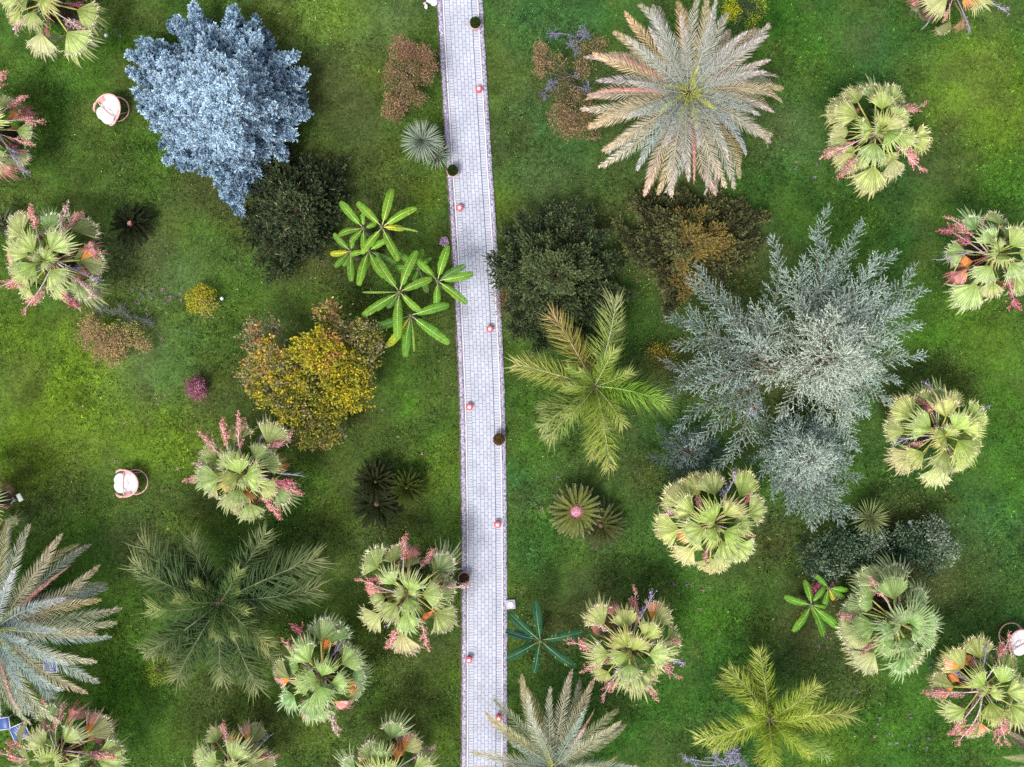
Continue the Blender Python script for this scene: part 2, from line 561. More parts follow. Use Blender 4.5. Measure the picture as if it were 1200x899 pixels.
# small fallen blossoms on the grass
bb = B()
spots = [(200, 345, 30, 26, 1), (160, 345, 30, 14, 1), (560, 340, 8, 4, 0), (1035, 870, 60, 26, 1), (640, 590, 30, 10, 1), (120, 40, 18, 22, 1), (180, 490, 40, 12, 0),
         (500, 560, 30, 8, 0), (835, 690, 40, 12, 1), (610, 690, 12, 6, 0), (1110, 760, 40, 8, 1), (480, 130, 30, 8, 0), (960, 760, 30, 8, 1), (730, 300, 16, 8, 0),
         (950, 200, 30, 12, 1), (560, 380, 10, 5, 0), (90, 560, 60, 8, 0), (190, 560, 30, 6, 0), (800, 720, 60, 10, 0)]
for (cx, cy, r, cnt, kind) in spots:
    for _ in range(int(cnt * .6)):
        p = W(cx + random.gauss(0, r * .6), cy + random.gauss(0, r * .5))
        m = 8
        a = np.linspace(0, 2 * math.pi, m, endpoint=False) + random.random()
        d = np.stack([np.cos(a), np.sin(a), np.full(m, .5)], 1)
        c = np.array([.36, .26, .48] if kind and random.random() < .75 else [.55, .25, .33]) * random.uniform(.6, 1.1)
        if abs(p.x - ((path_left(449.5 - p.y * K) + 26 - 600) / K)) < .9:
            continue
        blades(bb, np.tile(np.array([p.x, p.y, .07]), (m, 1)) + rng.normal(0, .03, (m, 3)) * [1, 1, .3], nrm(d), rng.uniform(.03, .06, m), .03, c)
structure(bb.obj('fallen_blossoms', M_LEAF), 'stuff')

# dry leaves dropped round the plants
bb = B()
for (cx, cy, r, cnt) in [(255, 120, 120, 350), (345, 250, 70, 300), (650, 320, 85, 420), (806, 285, 85, 420), (930, 430, 150, 600), (370, 430, 95, 420), (475, 95, 50, 160), (1040, 640, 80, 350), (805, 110, 130, 300),
                         (265, 705, 100, 220), (697, 455, 90, 220), (288, 555, 75, 120), (478, 690, 75, 120), (735, 750, 75, 120), (832, 610, 80, 140), (1100, 510, 80, 120), (1040, 725, 80, 140), (68, 305, 80, 120), (960, 710, 45, 120), (440, 300, 70, 200), (640, 745, 45, 90)]:
    a, q = rng.uniform(0, 6.283, cnt), np.sqrt(rng.random(cnt)) * r
    x, y = (cx + q * np.cos(a) - 600) / K, (449.5 - cy - q * np.sin(a)) / K
    pl = (path_left(449.5 - y * K) - 600) / K
    kp = (x < pl - .05) | (x > pl + PATH_W / K + .05) | (rng.random(cnt) < .12)
    x, y = x[kp], y[kp]
    n = len(x)
    a = rng.uniform(0, 6.283, n)
    d = nrm(np.stack([np.cos(a), np.sin(a), rng.uniform(-.1, .3, n)], 1))
    blades(bb, np.stack([x, y, np.full(n, .085)], 1), d, rng.uniform(.05, .12, n), rng.uniform(.02, .05, n), np.array([.17, .115, .05]) * rng.lognormal(0, .45, (n, 1)))
structure(bb.obj('leaf_litter', M_LEAF), 'stuff')


# ------------------------------------------------------------------ the path
def strip(name, o0, o1, z, mat, h=0.0, wob=0.0, kind='structure'):
    """a ribbon along the path, o0..o1 photo px from its left edge; h: how far it stands in the ground"""
    pys = np.arange(-1500, 2400, 4.0)
    L = path_left(pys)
    x0 = (L + o0 - 600) / K + rng.normal(0, 1, len(pys)) * wob
    x1 = (L + o1 - 600) / K + rng.normal(0, 1, len(pys)) * wob
    yy = (449.5 - pys) / K
    n = len(pys)
    P0, P1 = np.stack([x0, yy, np.full(n, z)], 1), np.stack([x1, yy, np.full(n, z)], 1)
    v = [P0, P1]
    if h:
        v += [P0 - [0, 0, h], P1 - [0, 0, h]]
    v = np.concatenate(v)
    i = np.arange(n - 1)
    q = [np.stack([i + 1, i + 1 + n, i + n, i], 1)]
    if h:
        q += [np.stack([i, i + 2 * n, i + 1 + 2 * n, i + 1], 1), np.stack([i + n, i + 1 + n, i + 1 + 3 * n, i + 3 * n], 1)]
    b = B()
    b.add(v, q=np.concatenate(q))
    o = b.obj(name, mat)
    s = np.concatenate([[0], np.cumsum(np.hypot(np.diff((L - 600) / K), np.diff(yy)))])
    uvv = np.zeros((len(v), 2))
    for kk in range(len(v) // n):
        uvv[kk * n:(kk + 1) * n, 0] = s
        uvv[kk * n:(kk + 1) * n, 1] = (o0 if kk % 2 == 0 else o1) / K - o0 / K
    ul = o.data.uv_layers.new(name='UVMap')
    li = np.zeros(len(o.data.loops), np.int32)
    o.data.loops.foreach_get('vertex_index', li)
    ul.data.foreach_set('uv', uvv[li].astype(np.float32).ravel())
    return structure(o, kind)


strip('path', 13.6, 39.4, .040, paver_mat('running_pavers', .235, 25.8 / K / 6, .5))
for o0 in (7.6, 39.8):
    strip('path_border', o0, o0 + 5.7, .042, paver_mat('border_pavers', .102, .3, 0.0))
for o0 in (5.3, 45.7):
    strip('path_edge_line', o0, o0 + 2.0, .050, solid_mat('pale_edging', (.56, .55, .60), .7, .08, 8, .1), .1)
strip('path_kerb', 0, 5.0, .075, kerb_mat('speckled_kerb', (.46, .44, .53), (.11, .10, .19), .49), .12, .006)
strip('path_kerb', 48.0, 52.5, .075, kerb_mat('speckled_kerb_worn', (.45, .43, .52), (.10, .09, .17), .50), .12, .008)
strip('path_footing', -1.6, 0.2, .035, kerb_mat('mauve_footing', (.22, .11, .17), (.05, .06, .025), .52), .08, .014)

# ------------------------------------------------------------------ fan palms
CREAM = np.array([.60, .58, .38])


def fan_mesh(name, seed, bend, style='green'):
    g = np.random.default_rng(seed)
    b = B()
    LP, R0 = .92, .86
    n = 17
    thm = R({'green': 57, 'stringy': 60, 'half': 56, 'pale': 50, 'dead': 40, 'rust': 44}[style])
    fuse = {'green': .66, 'stringy': .48, 'half': .72, 'pale': .66, 'dead': .60, 'rust': .55}[style]
    inner = {'green': (.195, .270, .058), 'stringy': (.130, .215, .055), 'half': (.24, .29, .10), 'pale': (.32, .34, .125), 'dead': (.62, .33, .27), 'rust': (.62, .20, .045)}[style]
    outer = {'green': (.335, .395, .160), 'stringy': (.245, .320, .14), 'half': (.31, .34, .15), 'pale': (.42, .43, .22), 'dead': (.58, .24, .22), 'rust': (.66, .28, .10)}[style]
    tipc = {'green': (.50, .49, .24), 'stringy': (.46, .48, .28), 'half': (.50, .40, .2), 'pale': (.52, .42, .2), 'dead': (.62, .30, .30), 'rust': (.60, .28, .18)}[style]
    inner, outer, tipc = map(np.array, (inner, outer, tipc))
    th = np.linspace(-thm, thm, 2 * n + 1)
    th = th + np.where(np.arange(2 * n + 1) % 2, 0, g.normal(0, .008, 2 * n + 1))
    amp = {'green': .75, 'stringy': .8, 'half': .75, 'pale': .8, 'dead': 1.1, 'rust': 1.0}[style]
    Rth = R0 * (.84 + .16 * np.cos(th * 1.4)) * (1 + .05 * np.sin(th * 2.5 + g.uniform(0, 6)) + g.normal(0, .012, len(th)))
    side_droop = g.uniform(.10, .45) if style != 'dead' else .9
    fold_l, fold_r = g.uniform(0, .35), g.uniform(0, .35)

    def shape(r, t):
        """polar on the leaf -> local point (forward, side, up)"""
        x_, y_ = r * np.cos(t), r * np.sin(t)
        yn = np.abs(y_)
        z_ = -side_droop * yn ** 1.8 - .16 * r ** 2.4 - np.where(y_ > 0, fold_l, fold_r) * np.maximum(0, yn - .35) ** 1.3
        return np.stack([x_, y_ * (1 - .10 * yn), z_], -1)

    if style == 'green':
        fuse = g.uniform(.54, .74)
    rad = np.array([.03, .22, .42, .60, 1.0]) * fuse
    seg_v = g.lognormal(0, .16, n)
    rows = []
    for k, f in enumerate(rad):
        r = f * Rth
        p = shape(r, th)
        ple = np.where(np.arange(2 * n + 1) % 2, 1, -1) * amp * r * (thm / n) * .42
        p[:, 2] += ple
        rows.append(p)
    v = np.concatenate(rows)
    m = 2 * n + 1
    q, qc = [], []
    half_side = (g.random() < .5) * 2 - 1
    for k in range(len(rad) - 1):
        f = (rad[k] + rad[k + 1]) / 2 / fuse
        for j in range(2 * n):
            q.append((k * m + j, (k + 1) * m + j, (k + 1) * m + j + 1, k * m + j + 1))
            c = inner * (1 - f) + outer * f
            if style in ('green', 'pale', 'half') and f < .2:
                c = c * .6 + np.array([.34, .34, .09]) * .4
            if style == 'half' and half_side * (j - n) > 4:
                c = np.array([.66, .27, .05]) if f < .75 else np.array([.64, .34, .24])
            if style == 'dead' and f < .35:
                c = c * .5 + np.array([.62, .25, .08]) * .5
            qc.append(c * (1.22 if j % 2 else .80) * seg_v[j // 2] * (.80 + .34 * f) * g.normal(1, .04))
    b.add(v, q=q, qc=np.clip(qc, 0, 1), m=0)
    # free tips, one per segment, hanging
    tv, tq, tt, tqc, ttc = [], [], [], [], []
    for s in range(n):
        a = rows[-1][2 * s:2 * s + 3]
        tc_ = th[2 * s + 1]
        ln = Rth[2 * s + 1] * g.uniform(.85, 1.12)
        dr = g.uniform(.03, .22) * (1.6 if style == 'green' else 1.0)
        dt = g.normal(0, .05)
        mid = shape(np.array([(fuse * .5 + .5) * ln]), np.array([tc_ + dt * .5]))[0] - [0, 0, dr * .35]
        tip = shape(np.array([ln]), np.array([tc_ + dt]))[0] - [0, 0, dr]
        sd = np.array([-math.sin(tc_), math.cos(tc_), 0]) * (thm / n) * ln * .42
        o = len(tv)
        tv += [a[0], a[1], a[2], mid - sd, mid, mid + sd, tip]
        tq += [(o, o + 3, o + 4, o + 1), (o + 1, o + 4, o + 5, o + 2)]
        tt += [(o + 3, o + 6, o + 4), (o + 4, o + 6, o + 5)]
        w = g.uniform(0, .8)
        c1 = outer * (1 - .35 * w) + tipc * .35 * w
        if style == 'half' and half_side * (s - n / 2) > 2:
            c1 = np.array([.62, .36, .30])
        c2 = outer * (1 - w) + tipc * w
        tqc += [c1 * 1.05, c1 * .93]
        ttc += [c2, c2 * .92]
    b.add(tv, q=tq, t=tt, qc=np.clip(tqc, 0, 1), tc=np.clip(ttc, 0, 1), m=0)
    # curly pale fibres at the notches
    if style in ('green', 'stringy', 'half', 'pale'):
        base = np.repeat(rows[-1][0::2], 5, 0)
        ang = np.repeat(th[0::2], 5) + g.normal(0, .7, len(base))
        d = nrm(np.stack([np.cos(ang), np.sin(ang), g.normal(.05, .5, len(base))], 1))
        blades(b, base, d, g.uniform(.07, .19, len(base)), .021, np.clip(CREAM * g.normal(1.05, .12, (len(base), 1)), 0, 1), jitter=1.0)
    V = np.concatenate(b.v)
    # bend the lamina down at the end of the stalk
    a = R(bend)
    X, Z = V[:, 0].copy(), V[:, 2].copy()
    V[:, 0] = LP + X * math.cos(a) + Z * math.sin(a)
    V[:, 2] = -X * math.sin(a) + Z * math.cos(a) + .05
    b.v = [V]
    pc = {'dead': (.45, .24, .18), 'rust': (.45, .22, .08)}.get(style, (.46, .47, .14))
    t = np.linspace(0, 1, 5)
    tube(b, np.stack([t * LP, np.zeros(5), .05 * np.sin(t * math.pi * .5)], 1), np.linspace(.034, .018, 5), 5, pc, m=0)
    if style in ('dead', 'rust'):
        V = np.concatenate(b.v)
        V[:, 2] += .05 * np.sin(V[:, 0] * 14 + g.uniform(0, 6)) + .04 * np.sin(V[:, 1] * 19 + g.uniform(0, 6))
        b.v = [V]
    return b.mesh(name, M_DRY if style in ('dead', 'rust') else M_FAN)


FAN = {
    'green': [fan_mesh('fan_leaf', 100 + i, bd) for i, bd in enumerate((22, 30, 36, 42, 48, 34, 27, 54))],
    'stringy': [fan_mesh('fan_leaf', 200 + i, bd, 'stringy') for i, bd in enumerate((22, 32, 44, 28))],
    'pale': [fan_mesh('fan_leaf', 300 + i, bd, 'pale') for i, bd in enumerate((35, 50, 60))],
    'half': [fan_mesh('fan_leaf', 400 + i, bd, 'half') for i, bd in enumerate((28, 40))],
    'dead': [fan_mesh('dry_fan_leaf', 500 + i, bd, 'dead') for i, bd in enumerate((35, 55, 62))],
    'rust': [fan_mesh('dry_fan_leaf', 600 + i, bd, 'rust') for i, bd in enumerate((40, 58))],
}


def stalk_mesh(seed, kind):
    """old flower stalk: a pale stem that branches into frothy dry sprays"""
    g = np.random.default_rng(seed)
    b = B()
    L = 1.50
    t = np.linspace(0, 1, 10)
    stem = np.stack([t * L, .08 * np.sin(t * 3 + g.uniform(0, 6)), .12 * np.sin(t * math.pi) - .15 * t ** 2], 1)
    stc, frc = {'salmon': ((.74, .60, .60), (.72, .33, .30)), 'rose': ((.66, .42, .45), (.52, .15, .20)), 'mauve': ((.50, .47, .58), (.36, .27, .42)),
                'bare': ((.42, .40, .47), None), 'white': ((.74, .68, .68), (.70, .46, .43))}[kind]
    tube(b, stem, np.linspace(.022, .009, 10), 5, stc)
    for k in range(13):
        u = g.uniform(.45, .98)
        p = np.array([np.interp(u, t, stem[:, i]) for i in range(3)])
        a = g.normal(0, .42)
        ln = g.uniform(.16, .36) * (1.15 - .5 * u)
        d = np.array([math.cos(a), math.sin(a), g.normal(-.1, .25)])
        tw = np.linspace(0, 1, 4)[:, None]
        pts = p + d * tw * ln + np.array([0, 0, -.12]) * tw ** 2
        tube(b, pts, np.linspace(.010, .005, 4), 4, stc)
        if frc is not None:
            m = 34 if kind != 'mauve' else 9
            f = g.uniform(.15, 1.1, (m, 1))
            base = p + d * f * ln + np.array([0, 0, -.12]) * f ** 2 + g.normal(0, .022, (m, 3))
            dd = nrm(g.normal(0, 1, (m, 3)) + d * .8)
            blades(b, base, dd, g.uniform(.03, .085, m), g.uniform(.018, .035, m), np.clip(np.array(frc) * g.lognormal(0, .3, (m, 1)), 0, .9), jitter=1.0)
    return b.mesh('flower_stalk', M_DRY)


STALK = {k: [stalk_mesh(700 + 10 * j + i, k) for i in range(3)] for j, k in enumerate(('salmon', 'rose', 'mauve', 'bare', 'white'))}


def palm_trunk(h, r0, r1, seed, mat=M_BOOT):
    g = np.random.default_rng(seed)
    b = B()
    prof = [(r0 * 1.25, -.05)]
    for z in np.linspace(.05, h, 14):
        r = r0 + (r1 - r0) * z / h
        prof += [(r * 1.04, z), (r * .94, z + h / 30)]
    prof += [(r1 * .9, h + .12), (.01, h + .2)]
    lathe(b, prof, 14, wob=.03)
    for k in range(110):                                   # old leaf bases round the stem
        z = h * (.35 + .65 * k / 110)
        a = k * 2.399
        r = r0 + (r1 - r0) * z / h
        d = np.array([[math.cos(a) * .6, math.sin(a) * .6, .8]])
        blades(b, np.array([[math.cos(a) * r * .93, math.sin(a) * r * .93, z]]), d, .34, .15, (1, .9, .8), jitter=.05)
    return b.mesh('trunk', mat)


def place(me, name, root, hc, yaw, el, roll=0.0, sc=1.0, color=(1, 1, 1)):
    o = link(name, me, root)
    o.rotation_mode = 'QUATERNION'
    q = Euler((0, 0, yaw)).to_quaternion() @ Euler((0, -el, 0)).to_quaternion() @ Euler((roll, 0, 0)).to_quaternion()
    o.rotation_quaternion = q
    o.location = Vector((0, 0, hc)) + q @ Vector((.06, 0, 0))
    o.scale = (sc, sc, sc)
    o.color = (*color, 1)
    return o


def solve_elev(d, bend):
    es = np.radians(np.linspace(-8, 82, 91))
    D = .92 * np.cos(es) + .38 * np.cos(es - R(bend))
    sc = 1.0
    if d < D.min():
        sc = max(.45, d / D.min())
    elif d > D.max():
        sc = min(1.25, d / D.max())
    i = int(np.argmin(abs(D * sc - d) + (es < 0) * .02))
    return es[i], sc


FAN_GROUP = 'fan palms across the lawn'


def fan_palm(label, frame, centre, leaves, dead, hc, seed, tone=(1, 1, 1), lscale=1.0, default='green', spears=3):
    """frame=(x0,y0,zoom): the numbers are read off an enlargement of the photo"""
    g = random.Random(seed)
    hc -= 1.5
    x0, y0, zf = frame
    top = W(x0 + centre[0] / zf, y0 + centre[1] / zf, hc)
    root = thing('fan_palm', (top.x, top.y, 0), label, 'palm', FAN_GROUP)
    link('trunk', palm_trunk(hc, .30, .24, seed), root)
    ppm = K * HC / (HC - hc - .2)

    def vec(q):
        dx, dy = (q[0] - centre[0]) / zf / ppm, (centre[1] - q[1]) / zf / ppm
        return math.atan2(dy, dx), math.hypot(dx, dy)

    for q in leaves:
        yaw, d = vec(q)
        st = q[2] if len(q) > 2 else default
        if st == 'dark':
            st = 'green'
        me = g.choice(FAN[st])
        bd = 36
        el, sc = solve_elev(d, bd)
        v = g.uniform(.86, 1.12)
        c = [tone[i] * v * g.uniform(.93, 1.07) for i in range(3)]
        if d < .75 and st == 'green':
            c = [c[0] * 1.0, c[1] * 1.02, c[2] * .85]
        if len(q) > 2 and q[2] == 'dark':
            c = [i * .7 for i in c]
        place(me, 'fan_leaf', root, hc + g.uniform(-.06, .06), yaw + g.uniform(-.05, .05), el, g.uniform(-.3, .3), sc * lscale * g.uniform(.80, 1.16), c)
    for i in range(7):                                         # older leaves hanging below, the crown's shade put into their tint
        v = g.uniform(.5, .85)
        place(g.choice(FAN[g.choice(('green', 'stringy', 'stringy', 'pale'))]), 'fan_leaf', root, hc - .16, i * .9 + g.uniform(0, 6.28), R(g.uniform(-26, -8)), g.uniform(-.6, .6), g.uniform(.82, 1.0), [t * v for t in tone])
    for i in range(4):                                         # withered ones tucked under the rim
        v = g.uniform(.7, 1.0)
        place(g.choice(FAN['dead']), 'dry_fan_leaf', root, hc - .12, g.uniform(0, 6.28), R(g.uniform(-14, 4)), g.uniform(-.6, .6), g.uniform(.8, 1.0), g.choice(((v, v, v), (v * .8, v * 1.15, v * .9), (v * .75, v * 1.1, v * .7))))
    for i in range(spears):                                    # the youngest leaves, still upright
        me = g.choice(FAN[default])
        place(me, 'fan_leaf', root, hc + .08, g.uniform(0, 6.28), R(g.uniform(76, 86)), g.uniform(-.4, .4), .5 * g.uniform(.8, 1.2), [t * 1.05 for t in tone])
    for q in dead:
        yaw, d = vec(q)
        st = q[2]
        v = g.uniform(.85, 1.15)
        if st in FAN:
            el, sc = solve_elev(d, 40)
            place(g.choice(FAN[st]), 'dry_fan_leaf' if st in ('dead', 'rust') else 'fan_leaf', root, hc + .02, yaw, el - R(2), g.uniform(-.5, .5), sc * (.72 if st == 'rust' else .92), (v, v, v))
        else:
            place(g.choice(STALK[st]), 'flower_stalk', root, hc + .05, yaw, R(g.uniform(2, 16)), g.uniform(-.5, .5), min(1.25, max(.5, d / 1.25)), (v, v, v))
    return root


def fan_specs():
    s, r, m, w, u = 'salmon', 'rose', 'mauve', 'white', 'bare'
    d, o, h = 'dead', 'rust', 'half'
    p, t, k = 'pale', 'stringy', 'dark'
    G1, G2, G3, GY = (1, 1, 1), (1.06, 1.06, 1.0), (.88, 1.0, 1.0), (1.14, 1.12, .98)
    return [
        ('fan palm cut off by the top edge, left of the big blue conifer', (0, 0, 8.57), (480, 30),
         [(110, 190), (370, 290), (430, 560, p), (770, 440), (880, 160), (620, 160), (330, 80), (560, 80), (150, 0), (300, -170), (600, -220), (800, -120), (90, -150), (450, -120)],
         [(510, 280, r), (790, 40, r), (220, 270, w), (760, 270, w)], 3.6, 1, G1),
        ('fan palm half cut by the left edge, upper left, fringed with pink stalks', (0, 80, 5.99), (-50, 430),
         [(70, 200), (60, 400), (200, 455), (20, 640), (-60, 200), (-150, 500), (-120, 350), (-200, 300), (-150, 700), (-40, 560), (-40, 420)],
         [(130, 240, s), (175, 305, o), (210, 370, s), (150, 530, s), (120, 575, r), (180, 690, m), (10, 770, d), (10, 90, s), (150, 640, p)], 3.6, 2, G1),
        ('fan palm near the left edge ringed with pink and orange leaves, by a dark cycad', (0, 230, 5.8), (350, 450),
         [(370, 85, t), (350, 210), (140, 245), (550, 215), (260, 335), (175, 385), (470, 355), (600, 430), (75, 490), (180, 590), (275, 530), (470, 570), (405, 700),
          (620, 660, t), (160, 680, p), (570, 690, t), (400, 420)],
         [(240, 150, s), (430, 140, w), (60, 385, d), (690, 330, d), (760, 430, h), (620, 535, m), (680, 585, o), (620, 615, w), (90, 600, s), (250, 720, s), (520, 730, r), (500, 150, s)], 3.8, 3, G1),
        ('ragged fan palm just below the yellow-leaved tree, with red and pink dry sprays', (215, 480, 6.0), (445, 450),
         [(390, 190), (660, 130), (340, 310), (180, 310), (570, 260), (640, 345), (430, 370), (550, 440), (360, 470), (230, 465), (650, 560), (120, 555, p), (345, 660), (430, 620), (500, 750), (750, 600, t)],
         [(420, 90, s), (215, 220, s), (285, 170, s), (700, 230, s), (520, 230, m), (600, 620, r), (650, 680, s), (130, 460, s), (740, 490, r), (800, 555, s), (200, 600, o), (770, 380, o), (760, 300, o),
          (265, 780, d), (500, 630, o), (790, 440, u), (180, 410, w)], 3.9, 4, G1),
        ('fan palm nearest the path on its left, its leaves reaching a flowerpot', (400, 610, 5.62), (445, 470),
         [(200, 280), (305, 335), (440, 220), (490, 370), (630, 315), (610, 445), (760, 480), (655, 610), (470, 530), (440, 660), (210, 510), (215, 650, p), (410, 800, p), (715, 255, t), (345, 225), (320, 560)],
         [(400, 150, s), (560, 235, s), (190, 410, s), (100, 450, d), (240, 390, r), (150, 590, o), (290, 700, o), (345, 650, m), (360, 790, s), (545, 780, s), (730, 375, o), (760, 590, o), (770, 410, w), (640, 720, o), (460, 110, d)], 3.9, 5, G1),
        ('fan palm with a half orange leaf, between the dark green feather palm and the path', (300, 710, 5.8), (455, 470),
         [(460, 170), (540, 110), (245, 190, t), (370, 290), (705, 230), (655, 340), (510, 370), (210, 400), (410, 450), (330, 490), (620, 490), (480, 550), (640, 630), (420, 630), (210, 640, t), (440, 780), (790, 465, t)],
         [(485, 75, o), (250, 290, s), (305, 215, r), (545, 275, m), (110, 480, h), (220, 490, s), (740, 540, o), (570, 700, d), (530, 790, w), (370, 720, r)], 3.9, 6, G3),
        ('fan palm at the bottom left corner beside blue seats', (0, 600, 3.007), (215, 850),
         [(160, 770), (275, 755), (200, 810), (360, 740, h), (50, 800, p), (90, 860), (400, 865), (295, 870), (150, 890), (220, 950), (100, 950), (330, 950), (180, 690, t), (240, 830)],
         [(262, 680, d), (170, 710, s), (222, 715, s), (60, 825, s), (15, 850, s), (390, 835, s), (360, 780, d), (100, 745, o), (310, 850, r), (130, 790, w)], 4.0, 7, G1),
        ('fan palm cut by the bottom edge below the dark feather palm, with pink dry tips', (200, 830, 3.75), (275, 250),
         [(190, 100), (100, 210), (190, 195), (320, 150), (240, 245), (330, 230), (440, 240), (370, 190), (200, 300), (350, 320), (100, 330), (280, 380)],
         [(240, 100, s), (285, 85, o), (380, 105, h), (410, 140, u), (420, 210, s)], 3.7, 8, G1),
        ('fan palm cut by the bottom edge with one orange edged leaf, left of the path', (200, 830, 3.75), (950, 270),
         [(865, 155), (925, 150), (965, 210), (1060, 150, h), (790, 240, t), (870, 245), (1100, 240), (980, 95, t), (1000, 320), (850, 330), (950, 390)],
         [(785, 185, o), (1030, 150, o), (1110, 195, w)], 3.7, 9, G1),
        ('fan palm right of the path, full of pink stalks, beside a dark green banana plant', (655, 675, 5.8), (475, 470),
         [(240, 250), (420, 260), (620, 350), (260, 500), (390, 540), (520, 430), (400, 380), (650, 490), (665, 660), (515, 650), (290, 690), (460, 790, p), (715, 210, h), (790, 440), (450, 600, t)],
         [(375, 140, d), (160, 350, d), (515, 180, s), (510, 220, r), (745, 435, s), (640, 450, w), (230, 590, s), (90, 460, s), (595, 780, s), (400, 640, m), (585, 190, m), (800, 555, m), (325, 760, s), (755, 640, s), (280, 330, w), (290, 570, s)], 3.9, 10, (1.1, 1.06, .95)),
        ('pale yellowish fan palm touching the silvery cedar from below', (755, 530, 5.62), (450, 460),
         [(360, 95, p), (430, 230), (310, 195), (140, 280, p), (260, 355), (380, 385), (670, 220), (540, 340), (780, 390), (650, 455), (150, 530), (300, 495), (400, 540), (545, 530), (290, 640), (240, 740, p), (500, 630), (520, 765, p), (630, 640), (410, 790, p)],
         [(355, 310, s), (610, 370, s), (640, 330, r), (395, 650, s), (200, 400, w), (640, 540, s), (190, 610, o), (550, 200, m)], 3.9, 11, GY),
        ('dense round fan palm standing free in the upper right lawn', (940, 80, 5.62), (480, 430),
         [(450, 115, t), (340, 190), (610, 180), (470, 240), (230, 245), (280, 330), (160, 415, p), (150, 515, p), (340, 450), (600, 330), (720, 370), (785, 490), (660, 510), (480, 370), (520, 520), (270, 570), (390, 585), (440, 725), (590, 640), (660, 760, p), (300, 740, p), (200, 690, p), (560, 430, p), (700, 250, t)],
         [(720, 285, s), (715, 640, s), (270, 700, s), (200, 540, s), (560, 400, w)], 3.8, 12, G2),
        ('fan palm cut by the right edge, level with the cedar top, one dry leaf pink', (1090, 230, 6.42), (460, 440),
         [(510, 160), (640, 240), (350, 300), (175, 410), (390, 410), (540, 350), (340, 610), (430, 750), (260, 760), (570, 595), (650, 450), (470, 500), (690, 620), (260, 195, t), (740, 330), (780, 520), (720, 700)],
         [(170, 610, d), (200, 530, o), (380, 240, w), (220, 220, s), (160, 310, r), (610, 750, r), (40, 470, u), (150, 660, d)], 3.8, 13, (1.05, 1.08, 1.1)),
        ('fan palm right of the silvery cedar, a purple spray at its upper right', (1025, 430, 5.62), (420, 440),
         [(490, 200), (410, 110, t), (280, 125, t), (190, 285), (250, 390), (80, 425, p), (395, 265), (490, 350), (700, 285), (610, 445), (725, 495), (500, 515), (340, 460), (250, 600), (120, 655, p), (390, 610), (595, 640), (395, 745, p), (580, 370)],
         [(310, 250, r), (600, 300, s), (240, 505, s), (490, 620, s), (800, 220, m), (170, 490, m), (370, 180, m), (480, 430, r)], 3.9, 14, (1.12, 1.1, .98)),
        ('spiky deep green fan palm with split leaf ends, right of the small glossy banana', (965, 645, 6.0), (500, 490),
         [(510, 145), (330, 130, p), (270, 290), (440, 265, k), (610, 310), (690, 270), (500, 410), (360, 520), (750, 500), (640, 560), (510, 650), (380, 640), (450, 770), (600, 740), (640, 820), (220, 690, p), (130, 600, p), (130, 390, p), (260, 510, k), (260, 790, p), (580, 430), (720, 620), (180, 330), (560, 830), (420, 470)],
         [(375, 240, s), (530, 240, s), (200, 480, s), (305, 650, s)], 3.8, 15, (.98, 1.08, 1.0), 1.0, 'stringy'),
        ('fan palm with orange and yellow leaves, hiding part of a chair at the right edge', (1075, 725, 5.16), (385, 420),
         [(140, 220, p), (120, 390, h), (345, 125), (300, 320), (580, 220), (470, 290), (530, 390), (610, 390), (540, 510), (380, 540), (220, 560), (540, 620), (345, 720, h), (620, 490), (160, 190, h)],
         [(115, 330, o), (265, 160, o), (200, 440, s), (120, 450, s), (340, 250, s), (250, 650, s), (490, 680, s), (385, 220, m), (230, 340, m), (545, 140, s), (280, 720, s), (520, 720, s)], 4.0, 16, (1.1, 1.1, .95)),
        ('fan palm mostly out of frame at the top right, one pink spray hanging down', (1040, 0, 7.5), (560, -70),
         [(380, 95, p), (740, 95), (300, -100), (800, -150), (550, -60), (560, -250), (400, -220), (700, -220)],
         [(525, 130, s), (280, 25, r), (930, 60, m), (640, 100, o), (360, 200, u), (700, 200, m)], 3.6, 17, G2),
        ('fan palm almost wholly out of frame at the left edge beside a white floodlight', (0, 570, 18), (-420, 380),
         [(60, 250, t), (-200, 80), (-250, 640), (-500, 100), (-700, 400), (-400, 560), (-300, 330)],
         [(60, 530, o), (20, 420, s)], 3.5, 18, G2),
    ]


for sp in fan_specs():
    fan_palm(*sp)


